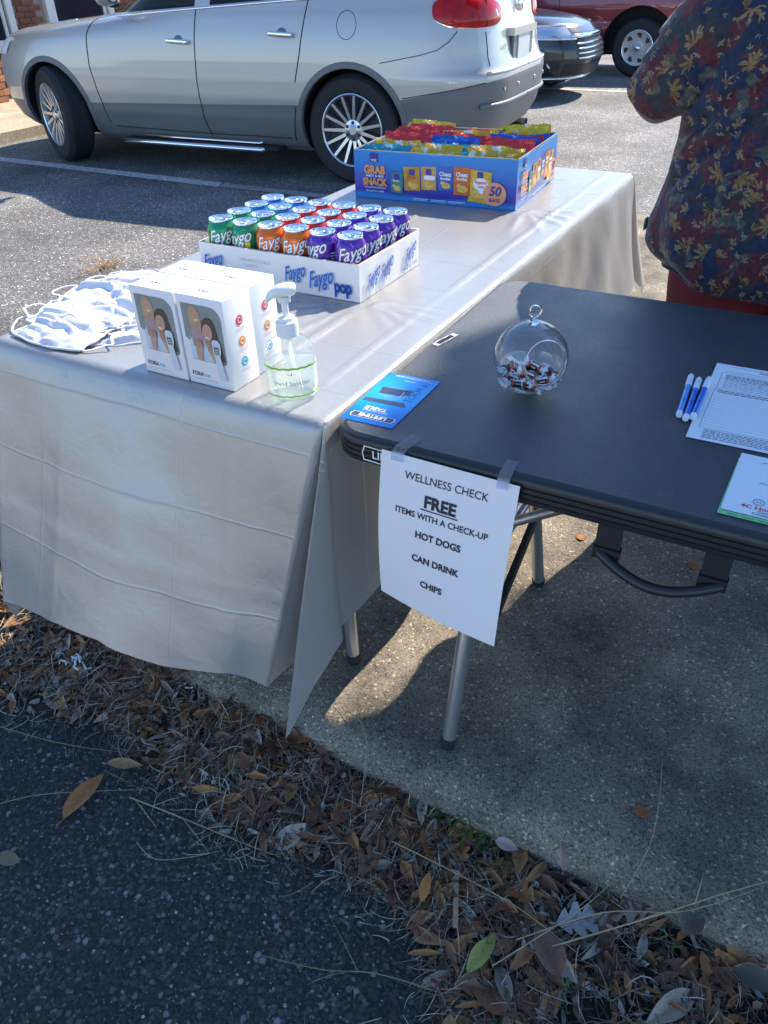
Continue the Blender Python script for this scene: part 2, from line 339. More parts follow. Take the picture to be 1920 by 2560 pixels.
def cloth():
    W_, L_ = .76, 1.83; nx, ny = 88, 200
    zc = H+.002
    def ztop(x, y):
        # sharp packing creases and gentle waves
        z = .0022*nz(x*5, y*4, 2)+.0012*nz(x*14, y*9, 7)
        for cx in (-.07, -.41): z += .0036*math.exp(-((x-cx-.004*nz(y*3, cx))/.0035)**2)
        for cy in (.17, .51, .85, 1.19, 1.53): z += .0016*math.exp(-((y-cy-.004*nz(x*4, cy))/.0035)**2)
        # tension folds running from the tray's corner and by the near right corner
        for k, a in enumerate((-2.9, -2.62, -2.36, -2.1, -1.86, -1.6)):
            dx, dy = x+.19, y-.47; rr = math.hypot(dx, dy); th = math.atan2(dy, dx)
            d = (th-a+.1*nz(rr*7, k*3.1))*rr
            if rr > .03: z += .0055*math.exp(-(d/.008)**2)*smooth01((rr-.03)/.08)*smooth01((.42-rr)/.2)
        for k, a in enumerate((.1, -.15, -.5, -.8)):
            dx, dy = x+.19, y-.47; rr = math.hypot(dx, dy); th = math.atan2(dy, dx)
            d = (th-a)*rr
            if rr > .02: z += .004*math.exp(-(d/.008)**2)*smooth01((.2-rr)/.15)
        for k, a in enumerate((-1.4, -1.0, -.6, -.2, .3)):
            dx, dy = x+.15, y-1.27; rr = math.hypot(dx, dy); th = math.atan2(dy, dx)
            d = (th-a)*rr
            if rr > .02: z += .004*math.exp(-(d/.009)**2)*smooth01((.26-rr)/.15)
        # flat under the things standing there
        for (x0, x1, y0, y1) in ((-.64, -.2, .455, .74), (-.68, -.16, 1.2, 1.65), (-.385, -.18, .01, .16), (-.14, -.045, .01, .1)):
            k = min(smooth01((x-x0)/.01+1), smooth01((x1-x)/.01+1), smooth01((y-y0)/.01+1), smooth01((y1-y)/.01+1))
            z *= 1-k
        e = min(x+W_, -x, y, L_-y)
        return zc+max(z, -.0012)*smooth01(e/.02)
    v = []; f = []; idx = {}; UV = []
    X = [-W_+W_*i/nx for i in range(nx+1)]; Y = [L_*j/ny for j in range(ny+1)]
    for j in range(ny+1):
        for i in range(nx+1):
            idx[i, j] = len(v); v.append((X[i], Y[j], ztop(X[i], Y[j]))); UV.append((X[i], Y[j]))
    for j in range(ny):
        for i in range(nx): f.append((idx[i, j], idx[i+1, j], idx[i+1, j+1], idx[i, j+1]))
    # hanging columns: (top vertex, foot point)
    cols = []
    def near_bottom(x):
        t = (x+W_)/W_
        y = interp(t, [0, .25, .5, .75, 1], [-.185, -.205, -.2, -.165, -.125])+.012*math.sin(t*9+.5)
        z = interp(t, [0, .3, .45, .62, .8, 1], [.175, .232, .247, .215, .225, .205])
        return (x*1.0-.03*(1-t)+.0*(t)-.09*smooth01((t-.75)/.25), y, z)
    def right_bottom(y):
        fl = smooth01((y-.7)/.3); x = .004+.008*math.sin(y*13)*(1-fl)+fl*(.018+.016*math.sin(y*13)+.012*math.sin(y*29+1))
        yy = y+(.22*smooth01((y-1.45)/.38))
        z = .285+.02*math.sin(y*7+1)
        return (x+.02*smooth01((y-1.5)/.3), yy, z+.03*smooth01((y-1.5)/.3))
    for i in range(nx+1): cols.append((idx[i, 0], near_bottom(X[i])))
    c0 = cols[-1][1]
    corner = [(-.092, -.117, .203), (-.086, -.085, .207), (-.078, -.05, .212), (-.068, -.025, .215), (-.060, -.03, .20), (-.060, -.07, .16), (-.066, -.105, .10), (-.0705, -.12, .062),
              (-.062, -.115, .075), (-.045, -.098, .125), (-.022, -.072, .19), (-.002, -.048, .238), (.006, -.03, .262), (.012, -.012, .278)]
    for p in corner: cols.append((idx[nx, 0], p))
    for j in range(ny+1): cols.append((idx[nx, j], right_bottom(Y[j])))
    fc = [(.055, 2.09, .30), (.045, 2.09, .25), (.02, 2.06, .3)]
    for p in fc: cols.append((idx[nx, ny], p))
    for i in range(nx, -1, -1):
        x = X[i]; cols.append((idx[i, ny], (x, L_+.19+.02*math.sin(x*20), .30+.02*math.sin(x*11))))
    for p in [(-W_-.03, 1.98, .26), (-W_-.05, 1.92, .2)]: cols.append((idx[0, ny], p))
    for j in range(ny, -1, -1):
        y = Y[j]; cols.append((idx[0, j], (-W_-.03-.012*math.sin(y*15), y-.12*smooth01((.3-y)/.3), .29+.02*math.sin(y*6))))
    for p in [(-W_-.05, -.12, .15), (-W_-.04, -.16, .1), (-W_-.03, -.175, .16)]: cols.append((idx[0, 0], p))
    NR = 46; nc = len(cols); base = len(v)
    for c, (ti, bt) in enumerate(cols):
        T = Vector(v[ti]); B = Vector(bt); T0 = T.copy()
        d = Vector((B.x-T.x, B.y-T.y, 0))
        on_x = min(max(T.x, -W_+.0), 0)
        for r in range(1, NR+1):
            t = r/NR; tt = t**1.15
            p = T.lerp(B, tt)
            # round the table edge: leave the edge outward first, then drop
            o = Vector((0, 0, 0))
            if T.y < 1e-6: o.y -= 1
            if T.x > -1e-6: o.x += 1
            if T.x < -W_+1e-6: o.x -= 1
            if T.y > L_-1e-6: o.y += 1
            if o.length: o.normalize()
            k = (1-math.exp(-t*22))*(1-t)**2
            p += o*.016*k
            p.z = T.z-(T.z-B.z)*(tt if t > .06 else tt*(.35+.65*t/.06))
            # pleat at the near right corner: a recess behind the near sheet's edge
            a = .006*nz(p.x*4+p.y*4, p.z*3, 3)+.0025*nz(p.x*11, p.y*11+p.z*9, 5)
            if t > .04:
                p += o*a*smooth01(t*4)
                if o.y < -.5 and o.x < .1:      # packing creases on the near sheet
                    cr = 0
                    for zc_ in (.40,): cr += .5* math.exp(-((p.z-zc_-.02*p.x*-1-.01*nz(p.x*4, zc_))/.006)**2)
                    for xc_ in (-.56, -.395, -.17): cr += .4*math.exp(-((T.x-xc_)/.007)**2)
                    p.y -= .003*cr
            v.append(tuple(p)); dd = t*(T-B).length; UV.append((T.x+o.x*dd, T.y+o.y*dd))
    def vi(c, r): return cols[c][0] if r == 0 else base+c*NR+r-1
    for c in range(nc):
        c2 = (c+1) % nc
        for r in range(NR):
            q = [vi(c, r), vi(c, r+1), vi(c2, r+1), vi(c2, r)]
            q2 = []
            for i in q:
                if i not in q2: q2.append(i)
            if len(q2) > 2: f.append(tuple(q2))
    o = mk('tablecloth', v, f, CLOTH, smooth=True)
    ul = o.data.uv_layers.new(name='flat'); vi_ = np.zeros(len(o.data.loops), dtype=np.int32); o.data.loops.foreach_get('vertex_index', vi_); ul.data.foreach_set('uv', np.array(UV, dtype=np.float32)[vi_].ravel())
    setp(o, 'silver grey plastic tablecloth draped over the long table, folded at its near corner', 'tablecloth')
cloth()
TT = thing('folding_table', 'folding table hidden under the silver cloth, one grey leg foot showing', 'table', (-.38, .915, 0))
mb = MB(); mb.box((0, 0, H-.024), (.74, 1.81, .042)); mb.build('tabletop', mat('white_table_plastic', (.6, .6, .58), .5), TT)
def leg(parent, foot, top, r=.0145, m=LEGM):
    mb = MB(); f, t = Vector(foot), Vector(top); d = (t-f).normalized(); mb.tube([f+d*.022, t], r, 16); o = mb.build('leg', m, parent, True, sharp=50)
    mb = MB(); mb.tube([f+Vector((0, 0, .001)), f+d*.012, f+d*.026], [r*.95, r*1.14, r*1.14], 16); mb.build('foot_cap', BLACKR, o, True, sharp=50)
    return o
for sy in (-1, 1):
    for sx in (-1, 1):
        leg(TT, (sx*.293, sy*.746, 0), (sx*.24, sy*.70, H-.045))

# ------------------------------------------------------------------ black folding table
BT = thing('folding_table', 'black moulded plastic folding table with rounded corners, beside the silver cloth', 'table', (.0157, -.0152, 0), math.radians(.93))
def black_table():
    L_, D_ = 1.83, .76
    def ring(ins, z, r=.055):
        pts = []; r = max(r-ins, .005)
        for cx, cy, a0 in ((L_-ins-r, D_-ins-r, 0), (ins+r, D_-ins-r, 90), (ins+r, ins+r, 180), (L_-ins-r, ins+r, 270)):
            for k in range(9):
                a = math.radians(a0+k*90/8); pts.append((cx+r*math.cos(a), cy+r*math.sin(a), z))
        return pts
    prof = [(.012, H), (.006, H-.0012), (.002, H-.004), (0, H-.009), (0, H-.0135), (.0025, H-.0145), (.0025, H-.0165), (0, H-.0175), (0, H-.0225), (.0025, H-.0235), (.0025, H-.0255), (0, H-.0265), (0, H-.0315), (.0025, H-.0325), (.0025, H-.0345), (.0005, H-.0355), (.0012, H-.042), (.006, H-.0465), (.02, H-.047)]
    v = []; f = []; rings = [ring(*p) for p in prof]; n = len(rings[0])
    for r in rings: v += r
    for i in range(len(rings)-1):
        for k in range(n): f.append((i*n+k, i*n+(k+1) % n, (i+1)*n+(k+1) % n, (i+1)*n+k))
    f = [tuple(reversed(q)) for q in f]
    mk('table_edge', v, f+[tuple(reversed(range((len(rings)-1)*n, len(rings)*n)))], BLKEDGE, BT, True, sharp=38)
    t = [(x, y, H+.0006) for x, y, z in ring(.0118, H)]
    me = mk('tabletop', t+[(x, y, H-.0004) for x, y, z in ring(.0112, H)], [tuple(range(n))]+[(n+k, n+(k+1) % n, (k+1) % n, k) for k in range(n)], BLKPL, BT)
    # legs: a wishbone pair at each end, with a cross bar and a dark brace
    for x in (.19, L_-.19):
        a = leg(BT, (x, .067, 0), (x, .25, H-.06)); b = leg(BT, (x, .636, 0), (x, .40, H-.06))
        mb = MB(); mb.tube([(x, .12, .375), (x, .585, .375)], .0125, 14); mb.build('cross_bar', LEGM, BT, True, sharp=50)
        s = 1 if x < 1 else -1
        mb = MB(); mb.box((0, 0, 0), (.012, .30, .026), M=Matrix.Rotation(math.radians(26), 3, 'X')); mb.build('brace', BLKEDGE, BT, loc=(x+.016*s, .36, .26))
        mb = MB(); mb.tube([(x, .325, .40), (x+s*.42, .325, H-.06)], .011, 12); mb.build('brace', LEGM, BT, True, sharp=50)
    # strap handle under the near edge
    for hx in (.443, .583):
        mb = MB(); mb.box((hx, .012, H-.07), (.034, .006, .052)); mb.box((hx, .012, H-.094), (.037, .014, .018)); mb.build('handle_tab', BLKEDGE, BT)
    mb = MB(); pth = [(.432+.165*t, .008-.02*math.sin(PI*t), H-.094-.021*math.sin(PI*t)) for t in [k/16 for k in range(17)]]
    mb.tube(pth, [.0065]+[.0078]*15+[.0065], 10); mb.build('handle_grip', BLKEDGE, BT, True, sharp=60)
    # metal insert near the left edge
    mb = MB(); mb.box((0, 0, 0), (.0145, .064, .003)); o = mb.build('latch_plate', mat('stamped_zinc', (.55, .55, .52), .28, 1, bump=.8, bscale=900), BT, loc=(.0265, .381, H+.0012), rot=(0, 0, math.radians(-13)))
    mb = MB()
    for k in range(9): mb.box((0, -.02+k*.005, .0018), (.009, .0022, .0016))
    mb.build('latch_ridges', mat('dark_zinc', (.08, .08, .08), .4, .8), o)
    # maker's badge on the near edge
    wm = mat('white_print', (.75, .75, .75), .5)
    mb = MB(); y = -.0012; zz = H-.0245
    def P(x, z): return (x, y, z)
    x0, x1 = .0625, .168
    ring_o = [(x0+.004, zz+.013), (x0, zz), (x0+.002, zz-.013), ((x0+x1)/2, zz-.0155), (x1-.002, zz-.013), (x1, zz), (x1-.004, zz+.013), ((x0+x1)/2, zz+.0105)]
    cx, cz = (x0+x1)/2, zz
    ring_i = [(cx+(x-cx)*.965, cz+(z-cz)*.84) for x, z in ring_o]
    n = 8
    mb.add([P(*p) for p in ring_o]+[P(*p) for p in ring_i], [(k, (k+1) % n, n+(k+1) % n, n+k) for k in range(n)])
    put_text(mb, 'LIFETIME', .0185, (cx, y, zz-.0068), (1, 0, 0), (0, 0, 1), bold=.02)
    mb.build('badge_lettering', wm, BT)
black_table()
# ------------------------------------------------------------------ drinks tray and cans
BLUEINK = mat('blue_carton_ink', (.025, .12, .5), .5); PALEINK = mat('pale_blue_ink', (.42, .55, .78), .55); GREYINK = mat('grey_ink', (.45, .48, .52), .6)
BLACKINK = mat('black_ink', (.015, .015, .03), .55); WHITEINK = mat('white_ink', (.85, .85, .85), .5)
CARTON = mat('white_coated_carton', (.76, .76, .76), .5, var=.04, vscale=12); KRAFT = mat('kraft_board', (.42, .3, .19), .8, var=.1, vscale=60)
TRY = (-.4185, .475); TRR = math.radians(.8)
def tray():
    tx, ty, rz = -.2042, .4605, math.radians(.8)      # front right corner
    t = thing('drink_tray', 'white cardboard drinks tray with blue lettering, full of cans', 'carton', (tx, ty, H+.003), rz)
    w, d, h, k = .415, .278, .079, .0032
    def wall(name, x0, y0, x1, y1, hh=h):
        n = 24; mb = MB(); L = math.hypot(x1-x0, y1-y0); nx, ny = (y1-y0)/L, -(x1-x0)/L
        top = []
        for i in range(n+1):
            u = i/n; wv = .0022*nz(u*5+x0*9, y0*7+1)*math.sin(PI*u)+.003*math.sin(PI*u)
            top.append((u, wv, hh+.0012*nz(u*14, x0+y0*5)))
        v = []
        for (u, wv, z) in top:
            bx, by = x0+(x1-x0)*u, y0+(y1-y0)*u
            for (o, zz) in ((0, 0), (wv, z), (wv-k, z), (-k, 0)): v.append((bx+nx*o, by+ny*o, zz))
        f = [(i*4+a, (i+1)*4+a, (i+1)*4+(a+1) % 4, i*4+(a+1) % 4) for i in range(n) for a in range(4)]
        f += [(0, 1, 2, 3), (n*4+3, n*4+2, n*4+1, n*4)]
        mb.add(v, f); return mb.build(name, CARTON, t)
    fr = wall('front_wall', -w, 0, 0, 0); rt = wall('end_wall', 0, .0005, 0, d-.0005); wall('back_wall', 0, d, -w, d); wall('end_wall', -w, d-.0005, -w, .0005)
    mb = MB(); mb.box((-w/2, d/2, .0015), (w-.008, d-.008, .003)); mb.build('base', KRAFT, t)
    mb = MB(); mb.box((-w/2, .0017, h-.001), (w-.006, .0024, .003)); mb.box((-.0017, d/2, h-.001), (.0024, d-.006, .003)); mb.build('board_edge', KRAFT, t)
    for nm, m, off in (('lettering_shadow', PALEINK, (.0016, -.0016)), ('lettering', BLUEINK, (0, 0))):
        e = -.0042 if nm == 'lettering_shadow' else -.0048
        mb = MB()
        for (x, z, s) in ((-.377, .030, .042), (-.157, .032, .042), (-.092, .026, .048)):
            put_text(mb, 'Faygo', s, (x+off[0], e-.0004, z+off[1]), (1, .0, .3), (-.05, 0, 1), bold=.016, shear=.32, sx=.58, align='CENTER')
        if nm == 'lettering': put_text(mb, 'pop', .038, (-.038, e, .017), (1, 0, 0), (0, 0, 1), bold=.045, sx=.78, space=.9)
        if nm == 'lettering': put_text(mb, 'pop', .038, (-.038, e, .017), (1, 0, 0), (0, 0, 1), bold=.02, sx=.78, space=.9)
        mb.build(nm, m, fr)
        mb = MB()
        for (y, z, s) in ((.052, .028, .042), (.112, .031, .042), (.225, .034, .040)):
            put_text(mb, 'Faygo', s, (-e+.0004, y+off[0], z+off[1]), (0, 1, .42), (0, -.02, 1), bold=.016, shear=.32, sx=.6)
        if nm == 'lettering': put_text(mb, '24-12 oz. cans', .016, (-e, .218, .010), (0, 1, .05), (0, 0, 1), bold=.004, sx=.8)
        mb.build(nm, m, rt)
    mb = MB(); put_text(mb, '100% RECYCLABLE', .010, (-.262, -.0044, .052), (1, 0, 0), (0, 0, 1)); put_text(mb, 'Detroit, MI', .008, (-.272, -.0044, .042), (1, 0, 0), (0, 0, 1)); mb.build('small_print', mat('faint_ink', (.55, .56, .58), .6), fr)
    return tx, ty, rz, w, d
tx, ty, trz, tw, td = tray()
CANLID = mat('can_lid_aluminium', (.82, .83, .85), .22, 1); CANTAB = mat('can_tab_aluminium', (.75, .76, .78), .3, 1)
def can_mat(name, c1, c2, c3, bubbles=False):
    m = mat(name, c1, .28, .45, .5); t = m.node_tree; b = t.nodes['Principled BSDF']; tc = t.nodes.new('ShaderNodeTexCoord')
    if bubbles:
        vn = t.nodes.new('ShaderNodeTexVoronoi'); vn.inputs['Scale'].default_value = 75; t.links.new(tc.outputs['Object'], vn.inputs['Vector'])
        c = ramp(t, vn.outputs['Distance'], [(0, c2), (.42, c1), (.62, c1), (.66, c3), (.74, c3), (.78, c1)])
    else:
        n = t.nodes.new('ShaderNodeTexNoise'); n.inputs['Scale'].default_value = 22; n.inputs['Distortion'].default_value = 1.2; t.links.new(tc.outputs['Object'], n.inputs['Vector'])
        c = ramp(t, n.outputs[0], [(.3, c2), (.46, c1), (.58, c1), (.66, c3)])
    t.links.new(c, b.inputs['Base Color']); return m
FL = {'green': can_mat('lime_can_print', (.02, .30, .13), (.0, .16, .09), (.25, .5, .08)),
      'lemon': can_mat('lemon_lime_can_print', (.02, .27, .14), (.0, .18, .12), (.35, .55, .04)),
      'blue': can_mat('blue_can_print', (.03, .22, .55), (.02, .1, .4), (.2, .5, .75)),
      'orange': can_mat('orange_can_print', (.75, .16, .02), (.6, .07, .02), (.85, .3, .03)),
      'red': can_mat('red_can_print', (.6, .05, .04), (.45, .02, .03), (.75, .2, .1)),
      'purple': can_mat('grape_can_print', (.11, .035, .35), (.06, .015, .22), (.3, .16, .6), True)}
can_body = MB(); R_ = .0331
can_body.lathe([(.0, .003), (.022, .003), (.0245, 0), (.027, .002), (.0315, .009), (R_, .0135), (R_, .100), (.0325, .1035), (.0305, .1085), (.0281, .1135), (.0268, .1165), (.0264, .1178)], 28, cap0=False, cap1=False)
lid = MB(); lid.lathe([(.0265, .1172), (.0276, .1186), (.0276, .1205), (.0268, .1222), (.0258, .1222), (.0248, .1205), (.0238, .1172), (.0226, .1172), (.0222, .1184), (.0, .1184)], 28, cap0=False, cap1=False)
tab = MB(); tab.box((0, .0, .1193), (.010, .016, .0011)); tab.lathe([(.0058, .1187), (.0058, .1203), (.0, .1206)], 12, c=(0, .009, 0), cap0=False, cap1=False); tab.tube([(.0065*math.cos(a), -.008+.0075*math.sin(a), .1198) for a in [2*PI*k/14 for k in range(14)]], .0013, 6, closed=True)
mth = MB(); mth.add([(.0085*math.cos(a), .0125+.0065*math.sin(a), .11865) for a in [2*PI*k/16 for k in range(16)]], [tuple(range(16))])
def wrap_text(s, size, z0, a0, bold=.03, shear=.3, sx=.8, rise=.16):
    v, f = text2d(s, size, bold, shear)
    me = bpy.data.meshes.new('tmp'); me.from_pydata([(x*sx, y+x*rise, 0) for x, y in v], [], f); b = bmesh.new(); b.from_mesh(me)
    bmesh.ops.triangulate(b, faces=b.faces[:])
    for _ in range(3):
        es = [e for e in b.edges if e.calc_length() > .005]
        if es: bmesh.ops.subdivide_edges(b, edges=es, cuts=1)
    bmesh.ops.triangulate(b, faces=b.faces[:])
    rr = R_+.0006
    vv = [((rr)*math.sin(p.co.x/rr+a0), -rr*math.cos(p.co.x/rr+a0), z0+p.co.y) for p in b.verts]; b.verts.index_update()
    ff = [tuple(q.index for q in x.verts) for x in b.faces]; b.free(); bpy.data.meshes.remove(me); return vv, ff
wv, wf = wrap_text('Faygo', .038, .08, .12, .04); wv2, wf2 = wrap_text('Faygo', .038, .08, .12, .012)
_m = {}
def sh(mbx, nm, m, smooth=True):
    k = nm+m.name
    if k not in _m:
        o = mbx.build(nm, m, None, smooth, sharp=50); _m[k] = o.data; bpy.data.objects.remove(o)
    return _m[k]
lett = MB().add([(x*1.0, y, z) for x, y, z in wv2], wf2); lshd = MB().add([(x*.998, y*.998, z) for x, y, z in wv], wf)
nutri = MB()
for k in range(7):
    z = .082-k*.0055
    nutri.add([(( R_+.0006)*math.sin(a), -(R_+.0006)*math.cos(a), z+dz) for a in [(-.28+.56*i/6) for i in range(7)] for dz in (0, .0022)], [(2*i, 2*i+2, 2*i+3, 2*i+1) for i in range(6)])
DKINK = mat('dark_outline_ink', (.03, .03, .08), .4); CANWHITE = mat('can_white_ink', (.8, .82, .85), .35)
rows = [['green', 'lemon', 'orange', 'orange', 'purple', 'purple'], ['green', 'green', 'red', 'red', 'purple', 'purple'], ['blue', 'blue', 'red', 'red', 'purple', 'purple'], ['blue', 'blue', 'red', 'red', 'purple', 'purple']]
cname = {'green': 'green', 'lemon': 'green and yellow', 'orange': 'orange', 'red': 'red', 'purple': 'purple', 'blue': 'blue'}
rown = ['front row', 'second row', 'third row', 'back row']; coln = ['first from the left', 'second from the left', 'third from the left', 'fourth from the left', 'fifth from the left', 'at the right end']
LEM = mat('lemon_print', (.8, .6, .02), .35)
lemon = MB(); lemon.add([((R_+.0005)*math.sin(.75+.32*math.cos(a)), -(R_+.0005)*math.cos(.75+.32*math.cos(a)), .078+.016*math.sin(a)) for a in [2*PI*k/18 for k in range(18)]], [tuple(range(18))])
cR = Matrix.Rotation(trz, 3, 'Z')
for r in range(4):
    for c in range(6):
        fl = rows[r][c]
        loc = cR @ Vector((-tw+.0075+.0335+c*.0666, .0055+.034+r*.0666, .0035))+Vector((tx, ty, H+.003))
        a = random.uniform(-3, 3)
        if r == 0: a = [.55, -.25, .45, .35, -.45, .55][c]
        if c == 5 and r: a = [0, .75, .9, .5][r]
        t = thing('drink_can', f'{cname[fl]} drink can in the tray, {rown[r]}, {coln[c]}', 'can', loc, a+trz, 'drink cans standing in the white tray')
        link('can_body', sh(can_body, 'can_body', FL[fl]), None, t)
        o = link('can_lid', sh(lid, 'can_lid', CANLID), None, t)
        link('pull_tab', sh(tab, 'pull_tab', CANTAB), None, o, rot=(0, 0, random.uniform(0, 6.28))); link('mouth', sh(mth, 'mouth', CANTAB), None, o)
        link('lettering_outline', sh(lshd, 'lettering_outline', DKINK), None, t, rot=(0, 0, 0)); link('lettering', sh(lett, 'lettering', CANWHITE), None, t)
        link('nutrition_print', sh(nutri, 'nutrition_print', CANWHITE), None, t, rot=(0, 0, 1.75))
        if fl == 'lemon': link('lemon_print', sh(lemon, 'lemon_print', LEM), None, t)

# ------------------------------------------------------------------ snack carton and bags
def carton_blue():
    m = mat('blue_snack_carton_print', (.01, .13, .5), .32); t = m.node_tree; b = t.nodes['Principled BSDF']; tc = t.nodes.new('ShaderNodeTexCoord')
    s = t.nodes.new('ShaderNodeSeparateXYZ'); t.links.new(tc.outputs['Object'], s.inputs[0])
    n = t.nodes.new('ShaderNodeTexNoise'); n.inputs['Scale'].default_value = 6; t.links.new(tc.outputs['Object'], n.inputs['Vector'])
    md = t.nodes.new('ShaderNodeMath'); md.operation = 'MULTIPLY_ADD'; md.inputs[1].default_value = .03; t.links.new(n.outputs[0], md.inputs[0]); t.links.new(s.outputs[2], md.inputs[2])
    mr = t.nodes.new('ShaderNodeMapRange'); mr.inputs[1].default_value = .0; mr.inputs[2].default_value = .15; t.links.new(md.outputs[0], mr.inputs[0])
    c = ramp(t, mr.outputs[0], [(0, (.0, .16, .52)), (.16, (.02, .22, .6)), (.24, (.035, .03, .33)), (.5, (.03, .08, .45)), (.72, (.0, .17, .55)), (1, (.0, .22, .6))])
    t.links.new(c, b.inputs['Base Color']); return m
SNB = carton_blue()
SX, SY, SRZ = -.672, 1.2235, math.radians(4.2); SW, SDp, SH_ = .5, .415, .131
SN = thing('snack_carton', 'blue printed snack carton with an open top at the far end of the table', 'carton', (SX, SY, H+.003), SRZ)
def snack():
    k = .003; mb = MB(); w, d, h = SW, SDp, SH_
    out = {}
    def wall(nm, x0, y0, x1, y1, lean=.006):
        L = math.hypot(x1-x0, y1-y0); nx, ny = (y1-y0)/L, -(x1-x0)/L; n = 16; v = []
        for i in range(n+1):
            u = i/n; bx, by = x0+(x1-x0)*u, y0+(y1-y0)*u; wv = lean*math.sin(PI*u)+.001*nz(u*6, x0)
            for (o, zz) in ((0, 0), (wv*.6, h*.5), (wv, h+.0015*nz(u*9, y0)), (wv-k, h), (-k, 0)): v.append((bx+nx*o, by+ny*o, zz))
        f = [(i*5+a, (i+1)*5+a, (i+1)*5+(a+1) % 5, i*5+(a+1) % 5) for i in range(n) for a in range(5)]+[(0, 1, 2, 3, 4), (n*5+4, n*5+3, n*5+2, n*5+1, n*5)]
        return MB().add(v, f).build(nm, SNB, SN)
    fr = wall('front_wall', 0, 0, w, 0); rt = wall('side_wall', w, .0006, w, d-.0006); wall('back_wall', w, d, 0, d); wall('side_wall', 0, d-.0006, 0, .0006)
    MB().box((w/2, d/2, .0015), (w-.01, d-.01, .003)).build('base', KRAFT, SN)
    e = MB(); e.box((w/2, .0016, h+.0005), (w-.008, .0022, .0025)); e.box((w-.0016, d/2, h+.0005), (.0022, d-.01, .0025)); e.box((w/2, d-.0016, h+.0005), (w-.008, .0022, .0025)); e.box((.0016, d/2, h+.0005), (.0022, d-.01, .0025)); e.build('board_edge', KRAFT, SN)
    ORG = mat('orange_print', (.78, .3, .05), .4); ORG2 = mat('badge_orange_print', (.8, .33, .16), .4); NAVY = mat('navy_print', (.03, .03, .25), .4)
    cols = {'tealbag': (.02, .2, .2), 'gold': (.5, .25, .02), 'cream': (.55, .3, .1), 'bluebag': (.02, .1, .42), 'orangebag': (.58, .13, .02), 'yellow': (.6, .4, .03)}
    BM = {n: mat(n+'_print', c, .35, var=.25, vscale=60) for n, c in cols.items()}
    FOOD = mat('chip_print', (.75, .45, .1), .5, var=.3, vscale=120); REDI = mat('red_print', (.6, .04, .03), .4)
    def face(par, O, rt, up, sc, wtot, n_out):
        e0 = Vector(n_out)*.0012
        def Q(dz): return Vector(O)+Vector(n_out)*(.0052+dz)
        def put(nm, m, polys, dz):
            mb = MB()
            for p in polys: flat(mb, [(x*sc, y) for x, y in p], Q(dz), rt, up)
            return mb.build(nm, m, par)
        # logo tile, title, six bags, round badge (all flat print)
        put('brand_tile', NAVY, [rect(.053, .098, .078, .122)], .0)
        bags = [('tealbag', .118, .018, .156, .077, .04), ('gold', .163, .026, .213, .092, -.07), ('cream', .216, .032, .262, .096, -.03), ('bluebag', .267, .034, .311, .100, .02), ('orangebag', .314, .026, .364, .102, .02), ('yellow', .358, .012, .420, .098, .12)]
        tl = MB(); fd = MB(); nb = MB(); rd = MB()
        for (nm, x0, y0, x1, y1, sk) in bags:
            H_ = y1-y0; pts = []
            for q in range(9): pts.append((x0+(x1-x0)*q/8, y0+(.0016 if q % 2 else 0)))
            for q in range(9): pts.append((x1-(x1-x0)*q/8, y1-(.0016 if q % 2 else 0)))
            pts = [(x+sk*(y-y0)*2.0*(.4), y+(x-x0)*(-sk)*.7) for x, y in pts]
            put('printed_bag', BM[nm], [pts], .0003)
            cx = (x0+x1)/2+sk*H_*.4
            flat(nb, [(x*sc, y) for x, y in rect(cx-.009, y1-.022, cx+.009, y1-.006)], Q(.0006), rt, up) if nm not in ('bluebag', 'orangebag') else None
            flat(fd, [(x*sc, y) for x, y in ell((x0+x1)/2+.002, y0+H_*.22, (x1-x0)*.32, H_*.13, 9)], Q(.0006), rt, up)
            flat(fd, [(x*sc, y) for x, y in ell((x0+x1)/2-.008, y0+H_*.33, (x1-x0)*.16, H_*.07, 7)], Q(.0007), rt, up)
            if nm in ('bluebag', 'orangebag'):
                put_text(tl, 'Cheez', .0155, Q(.0008)+Vector(rt)*((x0+x1)/2*sc)+Vector(up)*(y1-.026), rt, up, bold=.03, sx=.9*sc); put_text(tl, 'doodles', .011, Q(.0008)+Vector(rt)*((x0+x1)/2*sc)+Vector(up)*(y1-.036), rt, up, bold=.03, sx=.9*sc)
            elif nm == 'yellow':
                flat(tl, [(x*sc, y) for x, y in ell((x0+x1)/2+.006, y0+H_*.55, .022, .016, 14)], Q(.0006), rt, up)
                flat(tl, [(x*sc, y) for x, y in ell((x0+x1)/2+.01, y0+H_*.42, .014, .014, 12)], Q(.0007), rt, up)
                put_text(rd, 'Popcorn', .0125, Q(.0011)+Vector(rt)*(((x0+x1)/2+.006)*sc)+Vector(up)*(y0+H_*.56), rt, up, bold=.03, sx=.8*sc)
                put_text(rd, 'WHITE', .007, Q(.0011)+Vector(rt)*(((x0+x1)/2+.008)*sc)+Vector(up)*(y0+H_*.44), rt, up, bold=.03, sx=.8*sc)
            elif nm == 'cream':
                flat(tl, [(x*sc, y) for x, y in rect(x0+.008, y0+H_*.45, x1-.004, y0+H_*.62)], Q(.0006), rt, up)
            else:
                put_text(tl if nm == 'tealbag' else rd, 'Potato' if nm == 'tealbag' else 'RIDGIES', .009, Q(.0008)+Vector(rt)*((cx-.002)*sc)+Vector(up)*(y0+H_*.52), rt, up, bold=.02, sx=.85*sc)
        put_text(tl, 'WISE', .0095, Q(.0008)+Vector(rt)*(.0655*sc)+Vector(up)*.100, rt, up, bold=.01, sx=.8*sc)
        put_text(tl, 'VARIETY  &  PACK', .0085, Q(.0008)+Vector(rt)*(.067*sc)+Vector(up)*.0575, rt, up, bold=.02, sx=.85*sc)
